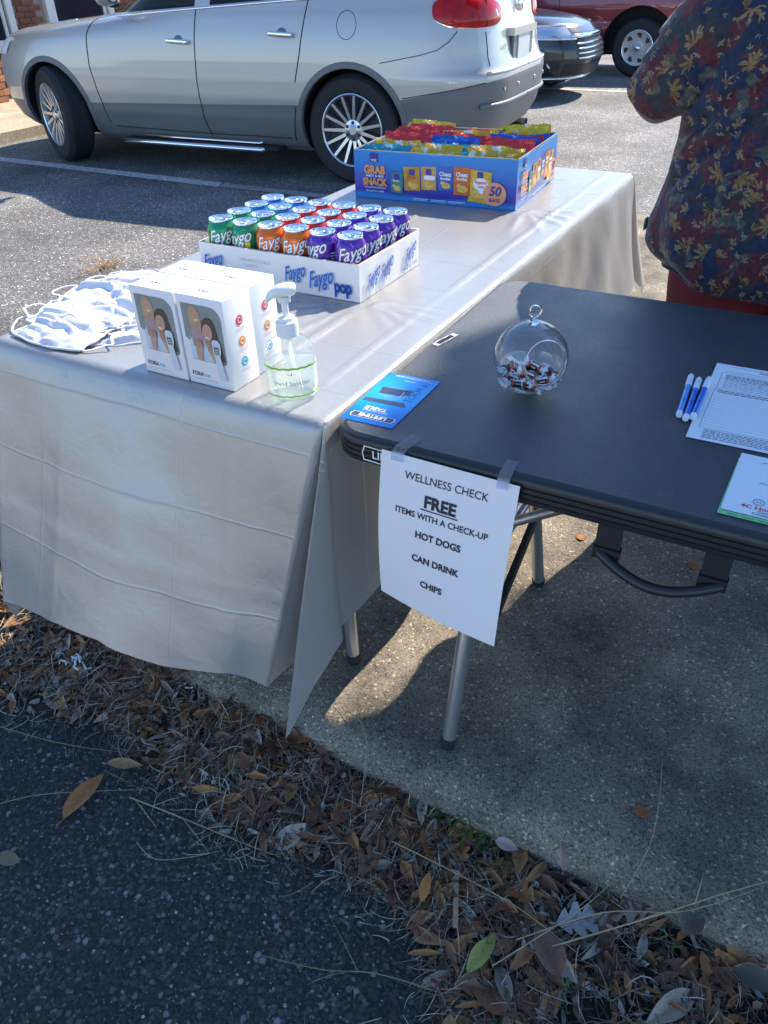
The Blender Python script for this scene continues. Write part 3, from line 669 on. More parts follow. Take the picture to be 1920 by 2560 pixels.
        put_text(tl, '140 CALORIES OR LESS PER BAG', .0052, Q(.0004)+Vector(rt)*(.067*sc)+Vector(up)*.0265, rt, up, bold=.01, sx=.93*sc)
        put_text(tl, '50-0.5 OZ (14.1 g) BAGS', .006, Q(.0004)+Vector(rt)*(.067*sc)+Vector(up)*.0165, rt, up, bold=.01, sx=.95*sc)
        for k in range(3): flat(tl, [((.19+k*.055+x)*sc, y) for x, y in rect(0, .0062, .05, .0074)], Q(.0004), rt, up)
        for k in range(3): flat(tl, [((.19+k*.055+x)*sc, y) for x, y in rect(0, .0028, .042, .0036)], Q(.0004), rt, up)
        tl.build('white_lettering', WHITEINK, par); fd.build('food_print', FOOD, par); nb.build('bag_logo_print', NAVY, par); rd.build('red_lettering', REDI, par)
        og = MB(); put_text(og, 'GRAB', .0305, Q(.0006)+Vector(rt)*(.067*sc)+Vector(up)*.067, rt, up, bold=.05, sx=.86*sc); put_text(og, 'SNACK', .028, Q(.0006)+Vector(rt)*(.067*sc)+Vector(up)*.0345, rt, up, bold=.05, sx=.84*sc); og.build('orange_title', ORG, par)
        put('round_badge', ORG2, [ell(.437, .036, .034, .031, 24)], .0008)
        nv = MB(); put_text(nv, '50', .034, Q(.0014)+Vector(rt)*(.437*sc)+Vector(up)*.0325, rt, up, bold=.03, shear=.2, sx=1.0*sc); put_text(nv, 'BAGS', .0135, Q(.0014)+Vector(rt)*(.437*sc)+Vector(up)*.0155, rt, up, bold=.03, shear=.2, sx=1.0*sc); nv.build('badge_lettering', NAVY, par)
    face(fr, (0.002, 0, .004), (1, 0, 0), (0, 0, 1), 1.0, w, (0, -1, 0))
    face(rt, (w, .002, .004), (0, 1, 0), (0, 0, 1), d/w, d, (1, 0, 0))
snack()
def foil(name, col, col2, s2=.62):
    m = mat(name, col, .22, .35, .6); t = m.node_tree; b = t.nodes['Principled BSDF']; tc = t.nodes.new('ShaderNodeTexCoord')
    n = t.nodes.new('ShaderNodeTexNoise'); n.inputs['Scale'].default_value = 26; n.inputs['Detail'].default_value = 2; t.links.new(tc.outputs['Object'], n.inputs['Vector'])
    t.links.new(ramp(t, n.outputs[0], [(s2-.06, col), (s2, col2)]), b.inputs['Base Color'])
    n2 = t.nodes.new('ShaderNodeTexNoise'); n2.inputs['Scale'].default_value = 55; n2.inputs['Detail'].default_value = 3; t.links.new(tc.outputs['Object'], n2.inputs['Vector'])
    bp = t.nodes.new('ShaderNodeBump'); bp.inputs['Strength'].default_value = .9; bp.inputs['Distance'].default_value = .006; t.links.new(n2.outputs[0], bp.inputs['Height']); t.links.new(bp.outputs[0], b.inputs['Normal'])
    return m
FOILS = {'teal': foil('teal_foil', (.02, .28, .33), (.45, .6, .6)), 'gold': foil('gold_foil', (.68, .4, .03), (.75, .7, .6), .6), 'blue': foil('blue_foil', (.02, .1, .45), (.3, .4, .6), .68), 'red': foil('red_foil', (.62, .04, .04), (.7, .3, .2), .7), 'yellow': foil('yellow_foil', (.75, .52, .03), (.8, .75, .6), .66)}
SILVERF = mat('silver_seal_foil', (.7, .7, .7), .25, .9)
def bag_mesh(seed):
    rs = random.Random(seed); w, hh = .155, .125; nu, nv = 14, 10; mb = MB(); cr = MB()
    ph = rs.uniform(0, 9)
    def pt(u, v, s):
        x = (u-.5)*w*(1-.08*math.sin(PI*v)); z = v*hh
        th = .015*(math.sin(PI*v)**.6 if 0 < v < 1 else 0)*(1-abs(2*u-1)**3)
        cur = .010*nz(u*3+ph, v*2)+.006*nz(u*8, v*6+ph)
        return (x, s*th*(1+.5*nz(u*5+ph, v*5, s))+cur, z+.006*nz(u*4+ph, 3)*v)
    for s in (-1, 1): mb.grid(lambda u, v, s=s: pt(u, v, s), nu, nv)
    # crimped seal standing up from the top edge, zigzag tip
    N = 28; v = []
    for i in range(N+1):
        u = i/N; a = pt(u, 1, 0); lean = .006+.010*nz(u*2.2+ph, 8)
        v += [a, (a[0], a[1]+lean*.5+.0008*(-1)**i, a[2]+.006), (a[0], a[1]+lean+.0010*(-1)**i, a[2]+.0115+(.0015 if i % 2 else 0))]
    cr.add(v, [(i*3+k, i*3+3+k, i*3+4+k, i*3+1+k) for i in range(N) for k in range(2)])
    return mb, cr
BAGS = [bag_mesh(s) for s in range(5)]
bagc = [['teal', 'gold', 'gold'], ['gold', 'teal', 'gold'], ['blue', 'gold', 'yellow'], ['blue', 'teal', 'blue'], ['red', 'blue', 'blue'], ['red', 'red', 'red'], ['red', 'red', 'blue'], ['red', 'red', 'red'], ['red', 'gold', 'red'], ['red', 'red', 'blue'], ['red', 'yellow', 'red'], ['yellow', 'red', 'yellow'], ['yellow', 'yellow', 'yellow']]
sR = Matrix.Rotation(SRZ, 3, 'Z'); rn = ['front', 'second', 'third', 'fourth', 'fifth', 'sixth', 'seventh', 'eighth', 'ninth', 'tenth', 'eleventh', 'twelfth', 'back']; cn = ['left', 'middle', 'right']
for r, rw in enumerate(bagc):
    for c, cl in enumerate(rw):
        k = random.randrange(5)
        yy = .028+r*.0295+random.uniform(-.006, .006); xx = .083+c*.165+random.uniform(-.008, .008)
        loc = sR @ Vector((xx, yy, 0))+Vector((SX, SY, H+.008+random.uniform(.0, .014)))
        t = thing('snack_bag', f'{"golden" if cl=="gold" else cl} foil snack bag in the blue carton, {rn[r]} row, {cn[c]}', 'snack bag', loc, SRZ+random.uniform(-.1, .1), 'foil snack bags standing in the blue carton')
        t.rotation_euler[0] = random.uniform(-.75, -.1) if r > 1 else random.uniform(-.5, -.1); t.rotation_euler[1] = random.uniform(-.05, .05)
        link('bag_body', sh(BAGS[k][0], f'bag_body{k}', FOILS[cl]), None, t).name = 'bag_body'
        link('crimped_seal', sh(BAGS[k][1], f'crimped_seal{k}', FOILS[cl] if random.random() < .9 else SILVERF), None, t).name = 'crimped_seal'

# ------------------------------------------------------------------ thermometer boxes
BOXW, BOXD, BOXH = .0955, .069, .1545
WBOX = mat('white_gloss_box', (.78, .78, .8), .3)
PHOTO_BG = mat('photo_print_grey', (.21, .25, .26), .3, var=.2, vscale=30); SKIN1 = mat('photo_print_skin', (.5, .3, .22), .35); SKIN2 = mat('photo_print_skin_shadow', (.36, .19, .13), .35); HAIRD = mat('photo_print_dark_hair', (.06, .04, .035), .35); HAIRB = mat('photo_print_blond_hair', (.45, .3, .15), .35, var=.2, vscale=90)
SHIRT1 = mat('photo_print_white_shirt', (.5, .58, .68), .35, var=.12, vscale=40); SHIRT2 = mat('photo_print_mauve_shirt', (.36, .25, .27), .35, var=.2, vscale=60); THERM = mat('photo_print_thermometer', (.56, .63, .7), .3); THERMD = mat('photo_print_screen', (.13, .16, .18), .3)
CR, CO, CC = mat('coral_print', (.75, .08, .12), .4), mat('amber_print', (.8, .3, .06), .4), mat('cyan_print', (.02, .38, .55), .4); PINKT = mat('pink_fine_print', (.75, .5, .5), .5)
CYT = mat('cyan_lettering', (.25, .55, .65), .5); WHITETEETH = mat('photo_print_teeth', (.7, .68, .66), .4)
def fora_box():
    mbs = {}
    def L(nm): return mbs.setdefault(nm, MB())
    w, d, h = BOXW, BOXD, BOXH; O = (0, -.0006, 0); rt, up = (1, 0, 0), (0, 0, 1)
    def fl(nm, pts, lv): flat(L(nm), pts, (0, -.0006-.00022*lv, 0), rt, up)
    # picture panel with one rounded corner
    pan = [(.0085, .142), (.0085, .083), (.016, .078), (.018, .045), (.085, .045), (.0885, .050), (.0885, .120)]+[(.0885-.022*(1-math.cos(a)), .120+.022*math.sin(a)) for a in [PI/2*k/6 for k in range(7)]]
    fl('bg', pan, 1)
    fl('shirt1', [(.017, .046), (.016, .078), (.024, .088), (.045, .086), (.066, .084), (.074, .07), (.076, .046)], 2)
    fl('shirt2', [(.024, .070), (.022, .10), (.03, .113), (.046, .108), (.05, .09), (.044, .07)], 3)
    fl('blond', ell(.034, .124, .0125, .0165, 16, .1)+[], 4); fl('blond', [(.0215, .125), (.0225, .104), (.031, .106), (.047, .102), (.0465, .124)], 4.2)
    fl('skin', ell(.0362, .1235, .0088, .0118, 18, .15), 5); fl('teeth', ell(.0368, .1165, .0036, .0013, 10, .15), 6); fl('skin_sh', ell(.0325, .1262, .0017, .0008, 8), 6); fl('skin_sh', ell(.0398, .1258, .0017, .0008, 8), 6)
    fl('dark', ell(.0605, .104, .0145, .020, 18, -.1), 7); fl('dark', [(.060, .117), (.075, .106), (.082, .076), (.086, .052), (.076, .05), (.064, .075)], 7.2)
    fl('skin', ell(.0578, .0985, .0103, .0145, 18, -.12), 8); fl('teeth', ell(.0568, .0895, .0048, .0017, 12, -.1), 9); fl('skin_sh', ell(.0535, .1013, .0019, .0009, 8), 9); fl('skin_sh', ell(.0622, .1005, .0019, .0009, 8), 9); fl('skin_sh', ell(.0575, .0955, .0014, .002, 8), 9)
    fl('skin_sh', [(.050, .085), (.064, .084), (.062, .077), (.052, .077)], 7.6)
    fl('skin', [(.030, .046), (.028, .066), (.032, .082), (.041, .083), (.044, .074), (.041, .06), (.039, .046)], 10); fl('skin', [(.050, .078), (.058, .081), (.064, .074), (.069, .056), (.072, .046), (.065, .046), (.055, .066)], 10)
    for q in range(3): fl('skin_sh', [(.033+.003*q, .082), (.034+.003*q, .082), (.0345+.003*q, .07), (.0335+.003*q, .07)], 11)
    for q in range(3): fl('skin_sh', [(.054+.003*q, .079), (.055+.003*q, .079), (.058+.003*q, .068), (.057+.003*q, .068)], 11)
    th = [(.064, .083), (.068, .0885), (.078, .0885), (.082, .083), (.082, .07), (.0785, .06), (.0855, .020), (.082, .016), (.0725, .018), (.0705, .022), (.0665, .06), (.065, .07)]
    fl('therm', th, 12); fl('screen', [(.0672, .0765), (.0778, .0765), (.0775, .0635), (.0682, .0635)], 13); fl('therm', rect(.0695, .0665, .0755, .0678), 14); fl('therm', rect(.0695, .0705, .0755, .0722), 14)
    put_text(L('black'), 'FORA', .0105, (.0085, -.0009, .0155), rt, up, bold=.012, align='LEFT', sx=.92); put_text(L('cyan'), 'IR42', .0072, (.0355, -.0009, .0158), rt, up, bold=.03, align='LEFT', sx=.9); put_text(L('grey'), 'Forehead Thermometer', .0056, (.0085, -.0009, .0085), rt, up, align='LEFT')
    # top
    put_text(L('black'), 'FORA', .0098, (.036, .024, h+.0006), (1, 0, 0), (0, 1, 0), bold=.01, sx=.9); put_text(L('cyan'), 'IR42', .0075, (.058, .024, h+.0006), (1, 0, 0), (0, 1, 0), bold=.03, sx=.9); put_text(L('grey'), 'Forehead Thermometer', .0052, (.047, .0155, h+.0006), (1, 0, 0), (0, 1, 0))
    # side icons
    X = w+.0006
    for z, nm in ((.113, 'coral'), (.077, 'amber'), (.041, 'cyanD')):
        flat(L(nm), ell(.036, z, .0085, .0085, 22), (X, 0, 0), (0, 1, 0), (0, 0, 1))
        for q in range(2): flat(L('pink'), rect(.022+.003*q, z-.0135-.0028*q, .050-.003*q, z-.0125-.0028*q), (X, 0, 0), (0, 1, 0), (0, 0, 1))
        mbx = L('icon'); mbx.tube([(X+.0003, .036+.0042*math.cos(a), z+.0042*math.sin(a)) for a in [2*PI*k/12 for k in range(12)]], .0004, 4, closed=True)
    return mbs
FB = fora_box()
FM = dict(bg=('photo_print', PHOTO_BG), shirt1=('shirt_print', SHIRT1), shirt2=('sleeve_print', SHIRT2), blond=('blond_hair_print', HAIRB), skin=('face_and_hands_print', SKIN1), skin_sh=('shading_print', SKIN2), teeth=('smile_print', WHITETEETH), dark=('dark_hair_print', HAIRD), therm=('thermometer_print', THERM), screen=('screen_print', THERMD), black=('lettering', BLACKINK), cyan=('model_lettering', CYT), grey=('small_lettering', GREYINK), coral=('round_icon', CR), amber=('round_icon', CO), cyanD=('round_icon', CC), pink=('fine_print', PINKT), icon=('icon_line', WHITEINK))
def box_tuck():
    mb = MB(); mb.box((BOXW/2, .0012, BOXH+.0002), (BOXW-.004, .0012, .0012)); mb.add([(.02, BOXD-.001, BOXH+.0003), (.075, BOXD-.001, BOXH+.0003), (.071, BOXD-.006, BOXH+.0007), (.024, BOXD-.006, BOXH+.0007)], [(0, 1, 2, 3)]); return mb
for (x, y, rz, lab) in ((-.381, .0155, .2, 'front left of the four'), (-.2815, .0172, 0.0, 'front right of the four'), (-.384, .0885, -.2, 'back left of the four'), (-.2835, .089, .6, 'back right of the four')):
    t = thing('thermometer_box', f'white thermometer box with a printed photo, {lab}', 'box', (x, y, H+.003), math.radians(rz), 'white thermometer boxes')
    me = rbox('carton', (BOXW, BOXD, BOXH), WBOX, t, .0008, (BOXW/2, BOXD/2, BOXH/2))
    box_tuck().build('tuck_flap', WBOX, t)
    for k, mbx in FB.items():
        nm, m = FM[k]; link(nm, sh(mbx, nm+k, m, False), None, t)

# ------------------------------------------------------------------ hand sanitizer
def sanitizer():
    t = thing('sanitizer_bottle', 'clear pump bottle of hand sanitizer with white pump beside the boxes', 'bottle', (-.093, .056, H+.003), math.radians(36))
    CL = clear_mat('clear_bottle_plastic', (.97, .985, .985), 1.47, .03, .05, (.8, .9, .9)); GEL = clear_mat('sanitizer_gel', (.95, .985, .96), 1.28, .05, .10, (.85, .95, .9))
    WP = mat('white_pump_plastic', (.82, .82, .8), .35); GR = mat('green_print_band', (.28, .6, .04), .4); TUBE = clear_mat('milky_dip_tube', (.8, .88, .86), 1.4, .1, .4)
    def ov(prof, n=36, b=.72):
        mb = MB(); mb.lathe(prof, n); mb.v = [(x, y*b, z) for x, y, z in mb.v]; return mb
    body = [(.030, .001), (.038, .0035), (.0415, .010), (.0422, .03), (.0422, .062), (.0415, .072), (.0385, .083), (.033, .092), (.025, .0985), (.018, .102), (.0165, .106)]
    ov(body, b=.9).build('bottle_body', CL, t, True)
    ov([(.029, .004), (.0365, .006), (.0398, .012), (.0405, .03), (.0405, .0605), (.0395, .061), (.0, .0612)], b=.9).build('gel', GEL, t, True, sharp=50)
    for z, h in ((.0595, .0034), (.012, .0026)):
        mb = MB(); N = 30; a0, a1 = -PI*.93, -PI*.07
        mb.add([((.0430)*math.cos(a0+(a1-a0)*i/N), .9*.0430*math.sin(a0+(a1-a0)*i/N)-.0, z+dz+.0006*math.sin(i*1.7)) for i in range(N+1) for dz in (0, h)], [(2*i, 2*i+2, 2*i+3, 2*i+1) for i in range(N)]); mb.build('green_band', GR, t, True)
    mb = MB(); mb.tube([(0, 0, .10), (.004, .0, .06), (.013, .002, .008)], .0042, 10); mb.build('dip_tube', TUBE, t, True)
    mb = MB(); mb.lathe([(.0165, .103), (.0178, .104), (.0178, .124), (.0172, .127), (.0135, .1285), (.0125, .1335), (.0085, .1345), (.006, .1345)], 28); mb.build('pump_collar', WP, t, True, sharp=35)
    mb = MB(); mb.lathe([(.0052, .134), (.0052, .150), (.006, .162)], 16); mb.build('pump_stem', WP, t, True, sharp=50)
    # head: rounded spout pointing left with a drooping tip
    v = []; secs = [(.019, .1775, .0085, .0065), (.017, .1775, .0115, .010), (.009, .1765, .0135, .0125), (0, .176, .0135, .0125), (-.009, .175, .012, .0115), (-.018, .1715, .0095, .0095), (-.0255, .1645, .0075, .0085), (-.029, .158, .006, .007), (-.0295, .1555, .0045, .0055)]
    mb = MB(); n = 16
    for (x, z, ry, rz) in secs:
        for k in range(n):
            a = 2*PI*k/n; c, s = math.cos(a), math.sin(a); v.append((x, ry*c, z+rz*s*(.75 if s > 0 else .9)))
    f = [(i*n+k, i*n+(k+1) % n, (i+1)*n+(k+1) % n, (i+1)*n+k) for i in range(len(secs)-1) for k in range(n)]+[tuple(range(n)), tuple(range((len(secs)-1)*n, len(secs)*n))[::-1]]
    mb.add(v, f); mb.lathe([(.0095, .157), (.0105, .166)], 18); mb.build('pump_head', WP, t, True, sharp=60)
    v, f = text2d('Hand Sanitizer', .0105); lv = []
    rr = .0432
    mb = MB(); mb.add([(rr*math.sin(x/rr+.0), -.9*rr*math.cos(x/rr), .033+y) for x, y in v], f); mb.build('lettering', mat('green_grey_ink', (.25, .36, .31), .5), t)
    mb = MB()
    for s in (-1, 0, 1): mb.add([(rr*math.sin(q/rr), -.9*rr*math.cos(q/rr)-.0003, .0495+z) for q, z in ((0, 0), (s*.005-.0012, .004-.0015*abs(s)), (s*.007, .0058-.002*abs(s)), (s*.005+.0012, .003))], [(0, 1, 2, 3)])
    mb.build('leaf_logo', mat('green_ink', (.05, .35, .12), .5), t)
sanitizer()

# ------------------------------------------------------------------ white cloth face masks
MASK = mat('white_cotton_jersey', (.66, .67, .71), .85, 0, .2, var=.03, vscale=60, bump=.3, bscale=600)
def mask_mesh(seed):
    rs = random.Random(seed); ph = rs.uniform(0, 50); mb = MB(); nu, nv = 34, 22; w, d = .185, .115
    def pt(u, v):
        x, y = (u-.5)*w, (v-.5)*d; e = min(u, 1-u, v, 1-v)
        y *= 1-.28*abs(2*u-1)**2
        z = .006*smooth01(e/.2)+.010*nz(u*2.4+ph, v*2.4)*smooth01(e/.15)+.0035*abs(((v*4+.3*nz(u*2, ph)) % 1)-.5)*2*smooth01(e/.1)
        z += .008*abs(math.sin(v*7+5*nz(u*1.6+ph, v*1.6)+u*2.5))*smooth01(e/.1)+.0018*nz(u*8+ph, v*8)
        return (x+.010*nz(u*2+ph, v*4, 2), y+.008*nz(u*4, v*2+ph, 4), max(z, .001)+.002)
    mb.grid(pt, nu, nv)
    # rolled hem all round
    N = 60; path = []
    for i in range(N):
        q = i/N*4; s = int(q); r = q-s
        u, v = [(r, 0), (1, r), (1-r, 1), (0, 1-r)][s]; p = pt(u, v); path.append((p[0], p[1], p[2]+.002))
    hem = MB().tube(path, .0022, 6, closed=True)
    loops = []
    for s in (-1, 1):
        a, b = pt(0 if s < 0 else 1, .12), pt(0 if s < 0 else 1, .88); pts = []
        for i in range(15):
            q = i/14; bul = math.sin(PI*q); pts.append((a[0]*(1-q)+b[0]*q+s*bul*.042*(1+.3*nz(q*3+ph, s)), a[1]*(1-q)+b[1]*q+.012*nz(q*4+ph, 7), .004+.010*bul*(.6+abs(nz(q*3, ph)))))
        lb = MB().tube(pts, .0027, 8); lb.v = [(x, y, z*.38+.001) for x, y, z in lb.v]; loops.append(lb)
    return mb, hem, loops
MK = [mask_mesh(s) for s in range(4)]
masks = [(-.640, .062, .006, -.02, 0, 'front of the pile'), (-.655, .112, .016, .12, 1, 'second from the front'), (-.628, .158, .020, -.1, 2, 'third from the front'), (-.662, .202, .026, .15, 3, 'fourth from the front'), (-.632, .245, .022, -.12, 0, 'fifth from the front'), (-.655, .290, .022, .18, 1, 'sixth from the front'), (-.640, .333, .014, -.05, 2, 'at the back of the pile'), (-.555, .118, .003, .5, 3, 'slumped against the boxes'), (-.540, .20, .004, .9, 2, 'tucked behind the boxes')]
for (x, y, z, rz, k, lab) in masks:
    t = thing('face_mask', f'crumpled white cloth face mask with ear loops, {lab}', 'face mask', (x, y, H+z+.002), rz+PI*(k % 2), 'white cloth face masks piled on the table corner')
    t.rotation_euler[0] = .12*(1 if k % 2 == 0 else -1)
    link('mask_body', sh(MK[k][0], f'mask_body{k}', MASK), None, t).name = 'mask_body'; link('rolled_hem', sh(MK[k][1], f'rolled_hem{k}', MASK), None, t)
    for q in range(2): link('ear_loop', sh(MK[k][2][q], f'ear_loop{k}{q}', MASK), None, t)

# ------------------------------------------------------------------ glass globe of candy
GC = Vector((.247, .238, H+.0605)); GRd = .0595
def globe():
    ax = (r_*.016+u_*-.019+f_*-.047).normalized()
    GL = clear_mat('clear_globe_glass', (.985, .99, .99), 1.5, 0); RIM = bpy.data.materials.new('globe_rim_glass'); RIM.use_nodes = True; b = RIM.node_tree.nodes['Principled BSDF']
    b.inputs['Base Color'].default_value = (.97, .98, 1, 1); b.inputs['Roughness'].default_value = .02; b.inputs['Transmission Weight'].default_value = 1; b.inputs['IOR'].default_value = 1.45
    t = thing('glass_globe', 'round clear glass globe with a hanging loop and side opening, on the black table', 'glass bowl', GC)
    M = ax.to_track_quat('Z', 'Y').to_matrix()
    a0 = math.asin(.0355/GRd); prof = [(GRd*math.sin(a), GRd*math.cos(a)) for a in [a0+(PI-a0)*k/40 for k in range(41)]]
    inner = [((GRd-.0016)*math.sin(a), (GRd-.0016)*math.cos(a)) for a in [a0+(PI-a0)*k/40 for k in range(41)]]
    mb = MB(); mb.lathe(prof, 56, M, cap0=False, cap1=False); o = mb.build('globe_wall', GL, t, True)
    mb = MB(); mb.lathe(inner, 56, M, cap0=False, cap1=False); mb.build('globe_inner_wall', GL, t, True)
    rr, zz = GRd*math.sin(a0), GRd*math.cos(a0)
    mb = MB(); mb.tube([M @ Vector((rr*math.cos(a), rr*math.sin(a), zz-.0006)) for a in [2*PI*k/56 for k in range(56)]], .0021, 10, closed=True); mb.build('opening_rim', RIM, t, True)
    mb = MB(); mb.lathe([(.009, .0565), (.0095, .0595), (.0065, .0625), (.003, .066), (.0028, .069)], 16); mb.v = [(x+.0009*nz(x*300, y*300, z*300), y, z) for x, y, z in mb.v]; mb.build('loop_base', RIM, t, True)
    mb = MB(); mb.tube([Vector((0, 0, .078))+r_*(.0088*math.cos(a))+Vector((0, 0, .0095*math.sin(a))) for a in [2*PI*k/28 for k in range(28)]], .0026, 10, closed=True); mb.build('hanging_loop', RIM, t, True)
globe()
CANDY = mat('brown_candy_wrapper', (.03, .012, .012), .35); CANDR = mat('red_wrapper_band', (.55, .06, .03), .4); WAX = mat('white_waxed_paper', (.72, .73, .78), .5, var=.05, vscale=300)
def candy():
    body = MB(); body.lathe([(.0, -.0125), (.0062, -.0125), (.0066, -.010), (.0066, .010), (.0062, .0125), (0, .0125)], 12, Matrix.Rotation(PI/2, 3, 'Y'), cap0=False, cap1=False)
    bands = [MB().lathe([(.0067, s*.0105-.0017), (.0068, s*.0105), (.0066, s*.0105+.0017)], 12, Matrix.Rotation(PI/2, 3, 'Y'), cap0=False, cap1=False) for s in (-1, 1)]
    tw = []
    for s in (-1, 1):
        mb = MB(); n = 14
        rows = [(.0122, .006, .0), (.0145, .0026, 0), (.0185, .0072, .0018), (.0225, .0098, .003)]
        v = []
        for (x, r, j) in rows:
            for k in range(n):
                a = 2*PI*k/n+x*40; q = r*(1+.25*math.sin(k*2.3+x*90)); v.append((s*(x+j*math.sin(k*2.9)), q*math.cos(a), q*.55*math.sin(a)))
        mb.add(v, [(i*n+k, i*n+(k+1) % n, (i+1)*n+(k+1) % n, (i+1)*n+k) for i in range(3) for k in range(n)]); tw.append(mb)
    tx_ = MB(); put_text(tx_, 'Tootsie', .0062, (0, .0012, .0069), (1, 0, 0), (0, 1, 0), bold=.03); put_text(tx_, 'Roll', .0056, (0, -.0042, .0063), (1, 0, 0), (0, 1, -.3), bold=.03)
    return body, bands, tw, tx_
CB, CBB, CTW, CTX = candy()
cpos = [(.0, -.012, -.050, .2, 0), (.022, -.006, -.047, 1.2, .3), (-.022, -.004, -.047, -.7, .2), (.004, .020, -.048, 2.0, 0), (-.02, .018, -.046, .9, -.3), (.026, .018, -.043, 2.6, .4), (.012, -.026, -.044, -.25, .4), (-.012, -.030, -.043, .5, .3), (-.034, -.014, -.037, 1.3, .5), (.036, -.008, -.035, 1.8, -.4), (.0, .002, -.038, -.3, .1), (.018, -.016, -.034, .1, .4), (-.018, -.018, -.034, -.4, .5), (.02, .012, -.033, 1.0, .2), (-.018, .012, -.033, 2.4, .3), (-.038, .008, -.028, 1.0, -.5), (.004, -.012, -.026, -.2, .6), (.028, -.02, -.027, .4, .5), (-.004, .016, -.024, .3, .2), (.008, .003, -.015, -.35, .7), (-.028, -.002, -.022, 1.9, .4), (.034, .008, -.022, 2.2, .3)]
_seen = {}
def cl_(x, y, z):
    s = ('bottom layer' if z < -.042 else 'lower middle layer' if z < -.034 else 'upper layer' if z < -.023 else 'top of the pile')+', '+('left' if x < -.024 else 'centre left' if x < -.006 else 'centre' if x < .006 else 'centre right' if x < .024 else 'right')+' '+('near the opening' if y < -.016 else 'in front' if y < -.002 else 'behind' if y < .013 else 'at the back')
    return 'brown chocolate candy in the glass globe, '+s
for i, (x, y, z, a, ti) in enumerate(cpos):
    p = GC+Vector((x, y, z)); 
    lim = GRd-.0125
    q = p-GC
    if q.length > lim: p = GC+q*(lim/q.length)
    t = thing('wrapped_candy', cl_(x, y, z), 'candy', p, a, 'wrapped candies inside the glass globe')
    t.rotation_euler = (ti+.35, .2*math.sin(i*2.1), a+.1); t.scale = (.92, .92, .92)
    link('candy_body', sh(CB, 'candy_body', CANDY), None, t)
    for b in CBB: link('red_band', sh(b, 'red_band%d' % id(b), CANDR), None, t).name = 'red_band'
    for b in CTW: link('twisted_end', sh(b, 'twisted_end%d' % id(b), WAX, False), None, t).name = 'twisted_end'
    link('lettering', sh(CTX, 'candy_lettering', WHITEINK, False), None, t).name = 'lettering'

# ------------------------------------------------------------------ leaflet, papers, pens, sign
ZB = H+.0012
def paper(name, label, cat, pts, m, th=.0004, curl=None, z=ZB):
    # pts: four corners (x,y) near-left, near-right, far-right, far-left
    t = thing(name, label, cat, (pts[0][0], pts[0][1], z)); P = [Vector((x-pts[0][0], y-pts[0][1], 0)) for x, y in pts]
    mb = MB(); n = 10
    def fn(u, v):
        p = P[0]*(1-u)*(1-v)+P[1]*u*(1-v)+P[2]*u*v+P[3]*(1-u)*v
        if curl: p.z += curl(u, v)
        return p
    mb.grid(lambda u, v: fn(u, v)+Vector((0, 0, th)), n, n); mb.grid(lambda u, v: fn(1-u, v), n, n)
    mb.build('sheet', m, t, True, sharp=60); return t, P, th
CYAN = mat('blue_leaflet_print', (.0, .26, .68), .28, var=.0)
tt = CYAN.node_tree; bb = tt.nodes['Principled BSDF']; tc = tt.nodes.new('ShaderNodeTexCoord'); gr = tt.nodes.new('ShaderNodeVectorMath'); gr.operation = 'DISTANCE'; gr.inputs[1].default_value = (.04, .11, 0); tt.links.new(tc.outputs['Object'], gr.inputs[0]); mr = tt.nodes.new('ShaderNodeMapRange'); mr.inputs[1].default_value = .0; mr.inputs[2].default_value = .09; tt.links.new(gr.outputs['Value'], mr.inputs[0]); tt.links.new(ramp(tt, mr.outputs[0], [(0, (.25, .62, .85)), (.35, (.02, .42, .8)), (.7, (.0, .27, .72)), (1, (.0, .13, .55))]), bb.inputs['Base Color'])
t, P, th = paper('leaflet', 'glossy blue leaflet about the folding table, lying upside down on the table corner', 'leaflet', [(.0165, .0225), (.1075, .0275), (.1045, .205), (.0095, .1985)], CYAN)
z = .0008; rt, up = Vector((-1, -.03, 0)), Vector((.03, -1, 0))
mb = MB(); flat(mb, [(-.036, -.008), (-.039, 0), (-.036, .008), (.036, .008), (.039, 0), (.036, -.008)], (.046, .0235, z), rt, up); mb.build('title_frame', WHITEINK, t)
mb = MB(); flat(mb, [(-.0345, -.0068), (-.0372, 0), (-.0345, .0068), (.0345, .0068), (.0372, 0), (.0345, -.0068)], (.046, .0235, z+.0003), rt, up); mb.build('title_panel', mat('dark_panel_print', (.05, .06, .12), .4), t)
mb = MB(); put_text(mb, 'LIFETIME', .0125, (.046, .0275, z+.0006), rt, up, bold=.04); put_text(mb, 'FOLD-IN-HALF', .0068, (.041, .0425, z), rt, up, bold=.006); put_text(mb, 'TABLE', .0135, (.038, .0535, z), rt, up, bold=.05); flat(mb, rect(-.012, -.0008, .008, .0008), (.04, .158, z), rt, up)
for k in range(2): flat(mb, rect(-.030, -.0005, .033, .0005), (.042, .169+.003*k, z), rt, up)
mb.build('white_lettering', WHITEINK, t)
mb = MB(); put_text(mb, '6 FOOT', .020, (.0775, .125, z), (0, -1, 0), (-1, 0, 0)); mb.build('large_lettering', mat('mid_blue_print', (.01, .17, .6), .35), t)
mb = MB(); flat(mb, [(-.022, .002), (-.024, .024), (.018, .026), (.022, .004)], (.031, .128, z), rt, up); flat(mb, [(-.024, .020), (-.036, .016), (-.034, -.002), (-.024, .0)], (.028, .128, z), rt, up); mb.add([], []); flat(mb, [(.03, 0), (-.038, -.004), (-.046, .008), (.03, .011)], (.032, .080, z), rt, up); mb.build('table_picture', mat('table_picture_print', (.07, .08, .13), .4), t)
mb = MB(); flat(mb, rect(-.0015, 0, 0, .022), (.052, .120, z+.0002), rt, up); mb.build('picture_highlight', WHITEINK, t)
mb = MB(); flat(mb, ell(0, 0, .0022, .002, 8), (.075, .168, z), rt, up); mb.build('yellow_mark', LEM, t)

